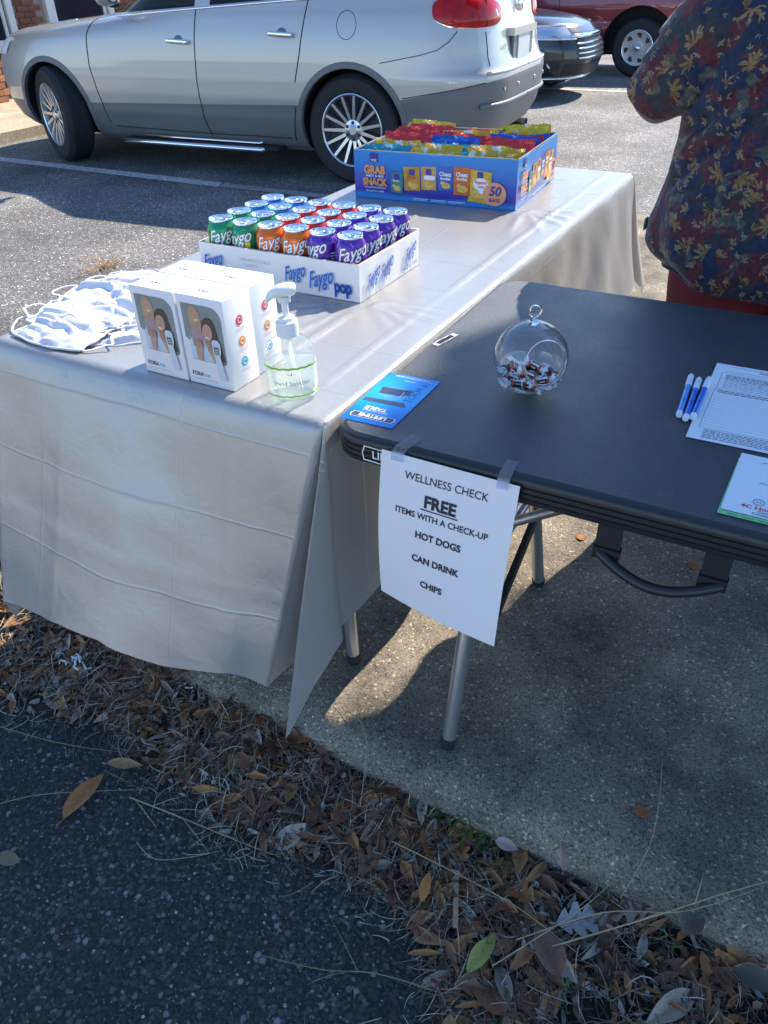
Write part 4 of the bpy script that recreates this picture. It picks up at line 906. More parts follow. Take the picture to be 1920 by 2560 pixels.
PAPER = mat('white_copy_paper', (.78, .78, .8), .75); PRGREY = mat('form_ink', (.10, .10, .13), .7); PRLT = mat('form_light_ink', (.35, .36, .40), .7)
t, P, th = paper('form_sheet', 'printed white form with boxes and ruled lines beside the three pens', 'paper', [(.506, .199), (.722, .204), (.7165, .484), (.5015, .479)], PAPER, z=ZB+.0002)
rt, up = P[1].normalized(), P[3].normalized(); rs = random.Random(3)
mb = MB(); ml = MB()
def txtline(m_, x0, x1, y, h=.0016):
    x = x0
    while x < x1:
        w = rs.uniform(.003, .010); flat(m_, rect(x, y, min(x+w, x1), y+h), (0, 0, .0008), rt, up); x += w+.0015
put_text(mb, 'REQUEST FOR INSPECTION', .0062, rt*.108+up*.262+Vector((0, 0, .0008)), rt, up, bold=.02)
for y in (.271, .252): txtline(ml, .02, .19, y, .0012)
for y in (.236, .232, .2275, .223, .218, .211, .205, .199, .193, .186): txtline(mb if y > .215 else ml, .022, .20, y)
for y in (.172, .166): txtline(mb, .018, .2, y, .0022)
for k in range(12): flat(ml, rect(.020, .156-k*.0098, .2, .1564-k*.0098), (0, 0, .0008), rt, up); txtline(ml, .0165, .0185, .157-k*.0098)
for k in range(6): txtline(mb, .02, .2, .032-k*.0048)
for (x0, y0, x1, y1) in ((.014, .178, .204, .244), (.012, .038, .204, .178)):
    for q in (rect(x0, y0, x0+.0006, y1), rect(x0, y0, x1, y0+.0006), rect(x0, y1, x1, y1+.0006), rect(x1, y0, x1+.0006, y1)): flat(mb, q, (0, 0, .0008), rt, up)
for (x, y) in ((.05, .209), (.075, .209), (.12, .197), (.15, .19), (.09, .209)):
    for q in (rect(x, y, x+.005, y+.0005), rect(x, y+.004, x+.005, y+.0045), rect(x, y, x+.0005, y+.0045), rect(x+.0045, y, x+.005, y+.0045)): flat(mb, q, (0, 0, .0008), rt, up)
mb.build('form_print', PRGREY, t); ml.build('form_rules', PRLT, t)

t, P, th = paper('flyer', 'green edged flyer under the white homecare flyer', 'flyer', [(.5805, .0225), (.82, .0260), (.822, .176), (.584, .174)], mat('green_flyer_paper', (.22, .55, .25), .6), z=ZB+.0002)
mb = MB()
for k in range(12): flat(mb, rect(.012+k*.018, .0035, .024+k*.018, .0048), (0, 0, .0008), (1, 0, 0), (0, 1, 0))
mb.build('green_print', mat('dark_green_ink', (.08, .28, .1), .6), t)
t, P, th = paper('flyer', 'white homecare flyer with heart emblem and red title at the table edge', 'flyer', [(.583, .0325), (.823, .0365), (.826, .189), (.5855, .1855)], PAPER, z=ZB+.0012)
rt, up = P[1].normalized(), P[3].normalized(); Zo = Vector((0, 0, .0009))
mb = MB(); put_text(mb, '4C Homecare Services', .0112, rt*.021+up*.0155+Zo, rt, up, bold=.02, align='LEFT'); mb.build('red_lettering', mat('red_ink', (.62, .05, .08), .6), t)
mb = MB(); put_text(mb, 'Committed.  Compassionate.', .0068, rt*.042+up*.0088+Zo, rt, up, bold=.01, align='LEFT'); put_text(mb, 'Consistent.  Compassion.', .0068, rt*.036+up*.003+Zo, rt, up, bold=.01, align='LEFT')
def ringp(cx, cy, r, w=.0006): 
    mb.tube([rt*(cx+r*math.cos(a))+up*(cy+r*math.sin(a))+Zo for a in [2*PI*k/26 for k in range(26)]], w/2, 4, closed=True)
ringp(.0405, .0335, .0068); put_text(mb, '4-9', .005, rt*.0405+up*.0318+Zo, rt, up); ringp(.066, .033, .0125); ringp(.066, .033, .0105, .0004); ringp(.096, .036, .009)
hp = [(.066+.0075*(math.sin(a)**3), .0335+.0058*(math.cos(a)-.38*math.cos(2*a)-.14*math.cos(3*a)-.06*math.cos(4*a))) for a in [2*PI*k/28 for k in range(28)]]
mb.tube([rt*x+up*y+Zo for x, y in hp], .0004, 4, closed=True)
mb.tube([rt*x+up*y+Zo for x, y in ((.061, .033), (.064, .033), (.065, .036), (.067, .030), (.068, .033), (.071, .033))], .0004, 4)
for k in range(22):
    y = .06+k*.0055; x0 = .055+.02*rs.random(); mb.tube([rt*(x0+.012*q/4)+up*(y+.0016*math.sin(q*1.4+k))+Zo for q in range(5)], .00025, 4)
for (x, y) in ((.03, .135), (.034, .080)): mb.tube([rt*(x+.010*q/4)+up*(y+.002*math.sin(PI*q/4))+Zo for q in range(5)], .00025, 4)
mb.build('emblem_and_lettering', BLACKINK, t)

PENW = mat('white_pen_cap', (.72, .76, .84), .4); PENB = mat('blue_pen_barrel', (.02, .16, .62), .25); PENL = mat('pale_blue_pen_barrel', (.12, .34, .75), .25); 
for (ax, ay, bx, by, m, lab) in ((.4845, .251, .4735, .398, PENL, 'pale blue pen with a white cap, leftmost of the three'), (.4955, .2435, .4875, .392, PENB, 'dark blue pen with a white cap, middle of the three'), (.504, .2525, .5015, .400, PENB, 'dark blue pen with a white cap, nearest the form')):
    a, b = Vector((ax, ay, 0)), Vector((bx, by, 0)); L = (b-a).length; d = (b-a)/L; rz = math.atan2(d.y, d.x)
    t = thing('pen', lab, 'pen', (ax, ay, ZB+.0052), rz, 'three blue pens beside the form')
    Mx = Matrix.Rotation(PI/2, 3, 'Y')
    MB().lathe([(.0, 0), (.0046, .0005), (.005, .002), (.005, .010), (.0046, .0105)], 14, Mx, cap0=False).build('end_plug', PENW, t, True, sharp=50)
    MB().lathe([(.0045, .010), (.0045, .108), (.004, .11)], 14, Mx).build('barrel', m, t, True, sharp=50)
    MB().lathe([(.0050, .106), (.0053, .108), (.0051, .143), (.004, .1475), (0, .148)], 14, Mx, cap1=False).build('cap', PENW, t, True, sharp=50)
    mb = MB(); mb.box((.125, 0, .0058), (.036, .0028, .0012)); mb.build('clip', PENW, t)
    mb = MB(); put_text(mb, 'CENTURY', .0035, (.05, -.001, .0047), (1, 0, 0), (0, 1, 0)); mb.build('lettering', mat('pen_ink_navy', (.02, .05, .25), .4), t)

def sign():
    t = thing('paper_sign', 'white WELLNESS CHECK sign taped to the near edge of the black table', 'sign', (0, 0, 0))
    TL, TR, BR, BL = Vector((.1165, -.0205, .7305)), Vector((.3325, -.0165, .7265)), Vector((.3275, -.058, .452)), Vector((.112, -.030, .458))
    def fn(u, v, e=0):
        p = TL*(1-u)*v+TR*u*v+BR*u*(1-v)+BL*(1-u)*(1-v)
        bow = .010*math.sin(PI*(1-v))*(1-.6*u)+.006*math.sin(PI*u)*(1-v)
        p = p+Vector((0, -1, .05))*bow; return p+Vector((0, -1, 0))*e
    mb = MB(); mb.grid(lambda u, v: fn(u, v, .0002), 26, 30); mb.grid(lambda u, v: fn(1-u, v, -.0002), 26, 30); mb.build('sheet', PAPER, t, True, sharp=60)
    mb = MB(); SW_, SH2 = .216, .279
    def line(s, size, y, bold=0, x=.5, sx=1):
        v, f = text2d(s, size, bold)
        MB().add([fn(x+px*sx/SW_, y+py/SH2, .0011) for px, py in v], f).build('lettering', BLACKINK, t)
    line('WELLNESS CHECK', .0182, .872, .002, .5, .88); line('FREE', .0275, .735, .04, .475, .92); line('ITEMS WITH A CHECK-UP', .0150, .655, .016, .49, .88); line('HOT DOGS', .0168, .532, .032, .485, .88); line('CAN DRINK', .0168, .372, .032, .478, .88); line('CHIPS', .0168, .205, .032, .46, .88)
    MB().add([fn(x, y, .0011) for x, y in ((.335, .722), (.615, .722), (.615, .715), (.335, .715))], [(0, 1, 2, 3)]).build('underline', BLACKINK, t)
    TAPE = clear_mat('frosted_tape', (.85, .88, .92), 1.4, .3, .5, (.9, .95, 1))
    for (x, w, lean, lab) in ((.147, .021, .006, 'left'), (.3085, .018, -.003, 'right')):
        y0 = -.0165
        rows = [(.024, H+.0016), (.002, H+.0016), (-.013, H+.0005), (-.0215, H-.004), (-.0235, H-.010), (-.0238, H-.018)]
        mb = MB()
        v = [(x+sx*w/2+lean*(yy+.01)/.03, yy-.0005, zz+.0004) for (yy, zz) in rows for sx in (-1, 1)]; n = len(rows)
        mb.add(v, [(2*i, 2*i+2, 2*i+3, 2*i+1) for i in range(n-1)])
        mb.add([(a, b-.0003, c-.0003) for a, b, c in v], [(2*i, 2*i+1, 2*i+3, 2*i+2) for i in range(n-1)])
        o = mb.build('tape_strip', TAPE); setp(o, f'{lab} strip of frosted tape holding the paper sign', 'tape', 'tape strips holding the sign')
sign()
# ------------------------------------------------------------------ vehicles
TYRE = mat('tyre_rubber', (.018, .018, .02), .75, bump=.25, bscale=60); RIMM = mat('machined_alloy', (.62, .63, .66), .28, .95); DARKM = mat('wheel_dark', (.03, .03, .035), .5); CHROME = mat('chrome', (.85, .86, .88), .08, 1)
GAP = mat('panel_gap_black', (.012, .012, .014), .6); WELL = mat('wheel_well_black', (.01, .01, .011), .8)
CARGLASS = clear_mat('tinted_car_glass', (.22, .26, .27), 1.5, 0); BLACKTRIM = mat('black_trim', (.02, .021, .024), .45); PLASTIC_G = mat('grey_bumper_plastic', (.15, .15, .152), .42, var=.04, vscale=6)
SEATM = mat('car_seat_fabric', (.09, .085, .08), .8)
def paint(name, col, rough=.3, metal=.6):
    m = mat(name, col, rough, metal, .5, coat=.9); b = m.node_tree.nodes['Principled BSDF']; b.inputs['Coat Roughness'].default_value = .04; return m
class Shape:
    def __init__(s, lv, xc, nf, nr):
        s.z = [l[0] for l in lv]; s.xf = [l[1] for l in lv]; s.xr = [l[2] for l in lv]; s.hw = [l[3] for l in lv]; s.xc = xc; s.nf = nf; s.nr = nr
    def at(s, t, z):
        xf, xr, hw = interp(z, s.z, s.xf), interp(z, s.z, s.xr), interp(z, s.z, s.hw)
        c, si = math.cos(t), math.sin(t); n = s.nf if c > 0 else s.nr; a = (xf-s.xc) if c > 0 else (s.xc-xr)
        e = 2/n
        return Vector((s.xc+a*math.copysign(abs(c)**e, c), hw*math.copysign(abs(si)**e, si), z))
    def side(s, x, z):
        xf, xr, hw = interp(z, s.z, s.xf), interp(z, s.z, s.xr), interp(z, s.z, s.hw)
        n = s.nf if x > s.xc else s.nr; a = (xf-s.xc) if x > s.xc else (s.xc-xr)
        q = min(1, abs(x-s.xc)/a); return hw*(1-q**n)**(1/n)
    def mesh(s, dz=.022, nt=128):
        zs = [s.z[0]]
        while zs[-1] < s.z[-1]-1e-6: zs.append(min(zs[-1]+dz, s.z[-1]))
        # even spacing round the outline
        def tt(k):
            q = k/nt*2*PI; return q
        v = []; f = []
        # angle table that gives near even arc length at mid height
        zz = zs[len(zs)//3]; fine = [2*PI*i/4000 for i in range(4001)]; P = [s.at(t, zz) for t in fine]; L = [0]
        for i in range(4000): L.append(L[-1]+(P[i+1]-P[i]).length)
        ts = [float(np.interp(L[-1]*k/nt, L, fine)) for k in range(nt)]
        for z in zs:
            for t in ts: v.append(s.at(t, z))
        for i in range(len(zs)-1):
            for k in range(nt): f.append((i*nt+k, i*nt+(k+1) % nt, (i+1)*nt+(k+1) % nt, (i+1)*nt+k))
        f.append(tuple(range(nt-1, -1, -1))); f.append(tuple(range((len(zs)-1)*nt, len(zs)*nt)))
        return v, f
def bool_cut(v, f, cuts):
    me = bpy.data.meshes.new('b'); me.from_pydata([tuple(p) for p in v], [], f); o = bpy.data.objects.new('b', me); COL.objects.link(o); tmp = []
    for (c, r, w) in cuts:
        mb = MB(); mb.lathe([(r, -w/2), (r, w/2)], 64, Matrix.Rotation(PI/2, 3, 'X'), c); q = mb.build('c', None); tmp.append(q)
        m = o.modifiers.new('b', 'BOOLEAN'); m.operation = 'DIFFERENCE'; m.object = q; m.solver = 'EXACT'
    bpy.context.view_layer.update(); dg = bpy.context.evaluated_depsgraph_get()
    r = bpy.data.meshes.new_from_object(o.evaluated_get(dg))
    for q in tmp+[o]: bpy.data.objects.remove(q)
    return r
def split_parts(me, planes, classify, parent, mats, smooth_ang=28):
    b = bmesh.new(); b.from_mesh(me)
    for co, no in planes:
        bmesh.ops.bisect_plane(b, geom=b.verts[:]+b.edges[:]+b.faces[:], plane_co=co, plane_no=no, dist=1e-5)
    groups = {}
    for fc in b.faces: groups.setdefault(classify(fc.calc_center_median(), fc.normal), []).append(fc)
    objs = {}
    for k, fs in groups.items():
        if k is None: continue
        mp = {}; v = []; f = []
        for fc in fs:
            q = []
            for vt in fc.verts:
                if vt.index not in mp: mp[vt.index] = len(v); v.append(tuple(vt.co))
                q.append(mp[vt.index])
            f.append(tuple(q))
        nm = k[0] if isinstance(k, tuple) else k
        objs[k] = mk(nm, v, f, mats[nm], parent, True, sharp=smooth_ang)
    b.free(); return objs
def bindex(me):
    pass
def wheel(parent, loc, rz, r=.39, w=.25, rim=.255, spokes=15, dished=.02, hub=None, flip=1, name='wheel'):
    # outer face towards +y local (flip=1)
    o = bpy.data.objects.new(name, None); COL.objects.link(o); o.parent = parent; o.location = loc; o.rotation_euler = (0, 0, rz+(0 if flip > 0 else PI)); o.empty_display_size = .05
    Mx = Matrix.Rotation(-PI/2, 3, 'X')
    pr = [(rim*.97, -w/2+.02), (rim+.02, -w/2), (r-.035, -w/2+.004), (r-.008, -w/2+.03), (r, -w/2+.055)]
    g = 5
    for k in range(g):
        y0 = -w/2+.055+(w-.11)*(k+.35)/g; y1 = -w/2+.055+(w-.11)*(k+.65)/g
        pr += [(r, y0-.004), (r-.008, y0), (r-.008, y1), (r, y1+.004)]
    pr += [(r, w/2-.055), (r-.008, w/2-.03), (r-.035, w/2-.004), (rim+.02, w/2), (rim+.006, w/2-.006), (rim*.99, w/2-.02)]
    MB().lathe(pr, 56, Mx, cap0=False, cap1=False).build('tyre', TYRE, o, True, sharp=40)
    y = w/2
    ro = MB().lathe([(rim*.93, -w/2+.02), (rim*.92, y-.06), (rim*.945, y-.03), (rim*.95, y-.008), (rim*.99, y-.002), (rim*1.012, y-.004), (rim*1.012, y-.02)], 56, Mx, cap0=False, cap1=False).build('rim', RIMM, o, True, sharp=40)
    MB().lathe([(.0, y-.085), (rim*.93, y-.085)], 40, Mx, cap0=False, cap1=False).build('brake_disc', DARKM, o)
    if spokes:
        key = ('spoke', rim, w)
        if key not in _m:
            v = [(.055, y-.035, -.013), (.055, y-.035, .013), (rim*.96, y-.012, -.0095), (rim*.96, y-.012, .0095), (.055, y-.06, -.016), (.055, y-.06, .016), (rim*.96, y-.05, -.016), (rim*.96, y-.05, .016)]
            q = MB().add(v, [(0, 2, 3, 1), (4, 5, 7, 6), (0, 4, 6, 2), (1, 3, 7, 5)]).build('spoke', RIMM); _m[key] = q.data; bpy.data.objects.remove(q)
        for k in range(spokes): link('spoke', _m[key], None, o, None, (0, 2*PI*k/spokes, 0))
        MB().lathe([(.0, y-.022), (.03, y-.022), (.036, y-.028), (.075, y-.032), (.085, y-.045), (.085, y-.07)], 32, Mx, cap0=False, cap1=False).build('hub', RIMM, o, True, sharp=40)
        mb = MB()
        for k in range(6):
            a = 2*PI*(k+.5)/6; mb.lathe([(.013, y-.036), (.013, y-.026), (.0, y-.022)], 8, Mx, (.058*math.cos(a), 0, .058*math.sin(a)), cap0=False, cap1=False)
        mb.build('lug_nuts', DARKM, o)
    return o
def gapline(sh_, pts, parent, name='panel_gap', m=None, r=.0045, off=0.0, n=14, side=1):
    P = []
    for i in range(len(pts)-1):
        for k in range(n):
            q = k/n; P.append((pts[i][0]*(1-q)+pts[i+1][0]*q, pts[i][1]*(1-q)+pts[i+1][1]*q))
    P.append(pts[-1])
    return MB().tube([(x, side*(sh_.side(x, z)+off), z) for x, z in P], r, 6).build(name, m or GAP, parent, True)

def suv():
    silver = paint('silver_car_paint', (.47, .455, .43), .38, .45)
    th = math.radians(184.8); t = thing('parked_suv', 'silver SUV with grey lower cladding parked side on behind the tables', 'car', (-2.838-.0803, 4.743+.9568, A), th)
    lv = [(.21, 3.55, -.70, .84), (.26, 3.80, -.86, .91), (.34, 3.92, -.99, .955), (.45, 3.985, -1.055, .985), (.52, 4.01, -1.075, .988), (.60, 4.02, -1.09, 1.0), (.72, 4.02, -1.10, 1.003), (.765, 4.01, -1.095, 1.002), (.80, 4.0, -1.06, 1.0), (.88, 3.95, -1.03, .996), (.95, 3.88, -1.02, .990), (1.0, 3.80, -1.01, .984), (1.045, 3.62, -1.0, .976), (1.085, 3.30, -.995, .967), (1.12, 2.90, -.99, .958), (1.15, 2.52, -.985, .95), (1.18, 2.38, -.98, .938), (1.25, 2.24, -.965, .915), (1.5, 1.68, -.89, .825), (1.66, 1.22, -.81, .765), (1.74, .92, -.72, .71), (1.785, .66, -.6, .62), (1.81, .3, -.38, .42), (1.815, .1, -.2, .2)]
    s = Shape(lv, 1.0, 4.0, 5.2); v, f = s.mesh(.022, 150)
    cuts = [((0, .97, .39), .432, .62), ((3.02, .97, .39), .432, .62), ((0, -.97, .39), .432, .62), ((3.02, -.97, .39), .432, .62)]
    me = bool_cut(v, f, cuts); b = bmesh.new(); b.from_mesh(me); b.to_mesh(me); b.free()
    nA = Vector((.022, 0, 1)).normalized(); nB = Vector((.17, 0, 1)).normalized(); nBelt = Vector((.05, 0, 1)).normalized()
    pA, pB, pBelt = Vector((0, 0, .572)), Vector((-.43, 0, .622)), Vector((.347, 0, 1.262))
    planes = [(pA, nA), (pB, nB), (pBelt, nBelt), (Vector((0, 0, 1.64)), Vector((0, 0, 1)))]
    pil = [(2.26, .62), (1.34, .08), (1.20, .08), (.33, -.12), (.20, -.12), (-.66, -.35)]
    for x, k in pil: planes.append((Vector((x, 0, 1.2)), Vector((1, 0, k)).normalized()))
    planes += [(Vector((0, .72, 0)), Vector((0, 1, 0))), (Vector((0, -.72, 0)), Vector((0, 1, 0)))]
    def cl(c, n):
        if (c.x-0)**2+(c.z-.39)**2 < .4335**2 and abs(c.y) > .6 and abs(c.y) < .985 and s.side(c.x, c.z)-abs(c.y) > .01: return ('wheel_well', 0, c.y > 0)
        if (c.x-3.02)**2+(c.z-.39)**2 < .4335**2 and abs(c.y) > .6 and s.side(c.x, c.z)-abs(c.y) > .01: return ('wheel_well', 3, c.y > 0)
        below = (c-pA).dot(nA) < 0 if c.x > -.05 else (c-pB).dot(nB) < 0
        if below: return 'cladding'
        if (c-pBelt).dot(nBelt) > 0 and c.z < 1.64:
            xx = [(c.x-x)+k*(c.z-1.2) for x, k in pil]
            if xx[0] < 0 and xx[1] > 0: return ('window', 'front', c.y > 0)
            if xx[2] < 0 and xx[3] > 0: return ('window', 'rear', c.y > 0)
            if xx[4] < 0 and xx[5] > 0: return ('window', 'quarter', c.y > 0)
            if c.x > 1.2 and xx[0] > 0 and abs(c.y) < .72: return 'windscreen'
            if c.x < -.6 and abs(c.y) < .72: return 'rear_window'
        return 'body'
    split_parts(me, planes, cl, t, dict(body=silver, cladding=PLASTIC_G, window=CARGLASS, windscreen=CARGLASS, rear_window=CARGLASS, wheel_well=WELL))
    for x in (0, 3.02):
        for sd in (1, -1):
            wheel(t, (x, sd*.845, .392), (-math.radians(27) if x > 1 else 0), .392, .25, .258, 15, flip=sd)
            # arch trim
            N = 40; mb = MB(); vv = []
            for i in range(N+1):
                a = math.radians(-14+208*i/N); 
                for (rr, o) in ((.430, -.03), (.430, .008), (.452, .011), (.474, .004), (.474, -.02)):
                    px, pz = x+rr*math.cos(a), .39+rr*math.sin(a); vv.append((px, sd*(s.side(px, max(pz, .27))+o), max(pz, .235)))
            mb.add(vv, [(i*5+k, i*5+5+k, i*5+6+k, i*5+1+k) for i in range(N) for k in range(4)]); mb.build('arch_trim', PLASTIC_G, t, True, sharp=50)
    for sd in (1, -1):
        gapline(s, [(2.40, 1.145), (2.46, 1.02), (2.475, .80), (2.44, .6), (2.40, .36)], t, side=sd)
        gapline(s, [(1.325, 1.20), (1.345, 1.0), (1.365, .7), (1.36, .45), (1.33, .30)], t, side=sd)
        gapline(s, [(.33, 1.25), (.37, 1.05), (.40, .9), (.45, .72)], t, side=sd); gapline(s, [(.47, .55), (.52, .30)], t, side=sd)
        gapline(s, [(2.34, .335), (1.4, .315), (.55, .315)], t, side=sd)
        gapline(s, [(-.80, 1.045), (-.755, .985), (-.68, .935), (-.56, .905), (-.42, .882), (-.26, .855)], t, side=sd, r=.003)
        gapline(s, [(-.43, .63), (-.8, .685), (-1.0, .72)], t, side=sd, r=.003)
        gapline(s, [(2.38, 1.125), (2.2, 1.15), (1.4, 1.195), (.33, 1.25), (-.3, 1.28), (-.62, 1.32)], t, 'window_trim', CHROME, .011, .0, side=sd)
        # door handles
        for hx, hz in ((1.50, .985), (.545, 1.035)):
            yy = s.side(hx, hz)
            MB().lathe([(.0, .001), (.043, .001), (.046, -.004)], 24, Matrix.Rotation(-PI/2*sd, 3, 'X'), (hx, sd*(yy+.001), hz-.005), cap0=False, cap1=False).build('handle_cup', mat('handle_cup_grey', (.2, .21, .23), .35, .6), t, True)
            o = rbox('door_handle', (.205, .026, .034), CHROME, t, .011, (hx, sd*(yy+.030), hz), (0, math.radians(-3), 0), 3)
            for q in (-.08, .08): MB().box((hx+q, sd*(yy+.012), hz), (.02, .03, .02)).build('handle_post', CHROME, t)
        # running board tubes
        for (x0, x1, yy, zz, rr) in ((.80, 2.24, 1.0, .225, .021), (.86, 2.05, .94, .262, .014)):
            MB().tube([(x0, sd*(yy-.02), zz), (x0+.01, sd*yy, zz), (x1-.01, sd*yy, zz+.004), (x1, sd*(yy-.02), zz+.004)], rr, 12).build('running_board', CHROME, t, True, sharp=50)
        MB().box((1.45, sd*.9, .235), (1.6, .2, .03)).build('step_bracket', WELL, t)
        # mirror
        mb = MB(); secs = [(-.02, .05, .05), (.0, .085, .072), (.05, .10, .085), (.10, .085, .075), (.13, .05, .05)]; n = 18; v = []
        for (x, ry, rz) in secs:
            for k in range(n): a = 2*PI*k/n; v.append((2.03+x, sd*(1.06+ry*math.cos(a)), 1.305+rz*math.sin(a)))
        mb.add(v, [(i*n+k, i*n+(k+1) % n, (i+1)*n+(k+1) % n, (i+1)*n+k) for i in range(4) for k in range(n)]+[tuple(range(n)), tuple(range(4*n, 5*n))]); o = mb.build('mirror', silver, t, True, sharp=60)
        MB().tube([(2.08, sd*.93, 1.235), (2.09, sd*1.02, 1.245)], .03, 10).build('mirror_arm', BLACKTRIM, o, True)
        MB().add([(2.015+.0, sd*(1.06+.075*math.cos(a)), 1.305+.062*math.sin(a)) for a in [2*PI*k/20 for k in range(20)]], [tuple(range(20))]).build('mirror_glass', CHROME, o)
        # hood vent, headlamp
        gapline(s, [(3.0, 1.085), (2.75, 1.115)], t, 'hood_vent', CHROME, .012, -.03, side=sd)
    # fuel door on the near side
    MB().tube([(.006+.078*math.cos(a), s.side(.006+.078*math.cos(a), 1.09+.088*math.sin(a))-.0005, 1.09+.088*math.sin(a)) for a in [2*PI*k/40 for k in range(40)]], .0028, 5, closed=True).build('fuel_door_gap', GAP, t, True)
    # rear lamps wrapped round the corners, laid on the body surface
    fine = [PI/2+PI/2*i/2000 for i in range(2001)]; P = [s.at(q, 1.1) for q in fine]; L = [0]
    for i in range(2000): L.append(L[-1]+(P[i+1]-P[i]).length)
    i0 = next(i for i in range(2001) if P[i].x < -.62)
    def on(arc, z, off, sd=1):
        q = float(np.interp(L[i0]+arc, L, fine)); p = s.at(q, z); e = .002; p2 = s.at(q+e, z); tg = p2-p; n = Vector((tg.y, -tg.x, 0)).normalized()
        if n.dot(Vector((p.x-1, p.y, 0))) < 0: n = -n
        p = p+n*off; return Vector((p.x, sd*p.y, p.z))
    RED = mat('red_lamp_lens', (.42, .006, .01), .12, 0, .4, var=.3, vscale=14); WHITEL = mat('clear_lamp_lens', (.75, .75, .78), .1)
    def lamp(cx, cz, ra, rz, off, m, nm, sd, sq=2.6, bulge=.015, par=None):
        mb = MB(); N, K = 36, 7; v = []
        for k in range(K+1):
            q = k/K
            for i in range(N):
                a = 2*PI*i/N; c, si = math.cos(a), math.sin(a); du = ra*q*math.copysign(abs(c)**(2/sq), c); dz = rz*q*math.copysign(abs(si)**(2/sq), si)
                dz *= 1-.18*(du/ra) if du > 0 else 1; dz += -.018*du/ra
                v.append(on(cx+du, cz+dz, off+bulge*(1-q**3), sd))
        return mb.add(v, [(k*N+i, k*N+(i+1) % N, (k+1)*N+(i+1) % N, (k+1)*N+i) for k in range(K) for i in range(N)]).build(nm, m, par or t, True)
    for sd in (1, -1):
        o = lamp(.33, 1.148, .345, .108, -.004, CHROME, 'lamp_surround', sd, 3.0, .014); o2 = lamp(.33, 1.150, .318, .093, .006, RED, 'tail_lamp', sd, 3.0, .016)
        lamp(.545, 1.135, .028, .03, .012, WHITEL, 'reversing_lens', sd, 2, .008, o2)
        MB().tube([on(.42, 1.06+.172*q, .0185-.004*abs(q-.5), sd) for q in [k/8 for k in range(9)]], .003, 5).build('lamp_seam', GAP, o2)
        MB().tube([on(.42, z, -.001, sd) for z in [.82+.03*k for k in range(8)]], .0045, 6).build('tailgate_gap', GAP, t)
        MB().tube([on(a, .775+.0*a, .003, sd) for a in [.36+.05*k for k in range(22)]], .012, 8).build('bumper_step', silver, t, True)
        MB().tube([on(a, .565, .012, sd) for a in [.30+.05*k for k in range(22)]], .016, 8).build('bumper_ridge', PLASTIC_G, t, True)
        for a in (.55, .85): MB().lathe([(.012, 0), (.012, .006), (0, .007)], 10, Matrix.Rotation(-PI/2, 3, 'Y'), on(a, .66, .002, sd), cap0=False, cap1=False).build('parking_sensor', CHROME, t)
        MB().tube([(-.62, sd*.62, .27), (-.86, sd*.62, .255), (-.95, sd*.62, .25)], [.035, .038, .04], 16, cap=False).build('exhaust_tip', CHROME, t, True)
        MB().box((-.80, sd*.62, .235), (.2, .16, .05)).build('exhaust_recess', WELL, t)
    xr = -1.035
    MB().box((xr, 0, 1.005), (.06, .62, .05)).build('plate_hood', silver, t); MB().box((xr-.004, 0, .90), (.02, .52, .16)).build('plate_recess', mat('plate_recess_grey', (.16, .17, .19), .4), t); MB().box((xr-.018, .0, .90), (.008, .31, .155)).build('number_plate', mat('number_plate_white', (.6, .63, .66), .35), t)
    MB().lathe([(.0, .02), (.05, .016), (.062, .0)], 24, Matrix.Rotation(-PI/2, 3, 'Y'), (-1.0, 0, 1.17), cap0=False, cap1=False).build('rear_emblem', CHROME, t, True)
    mb = MB(); put_text(mb, 'AWD', .05, (xr+.012, .42, .90), (0, -1, 0), (0, 0, 1), bold=.02); mb.build('badge_lettering', CHROME, t)
    for sd in (1, -1): # headlamps
        fine2 = None
        MB().grid(lambda u, v: s.at(.50*sd+.20*sd*u, .86+.13*v)+Vector((.006, sd*.006, 0)), 10, 6).build('headlamp', WHITEL, t, True)
    for sx, sy in ((1.75, .38), (1.75, -.38), (.75, .38), (.75, -.38)):
        o = rbox('seat', (.16, .48, .62), SEATM, t, .06, (sx-.25, sy, 1.02), (0, -.2, 0)); rbox('headrest', (.1, .26, .18), SEATM, o, .04, (0, 0, .42))
    MB().box((2.2, 0, 1.06), (.5, 1.5, .16)).build('dashboard', SEATM, t)
suv()

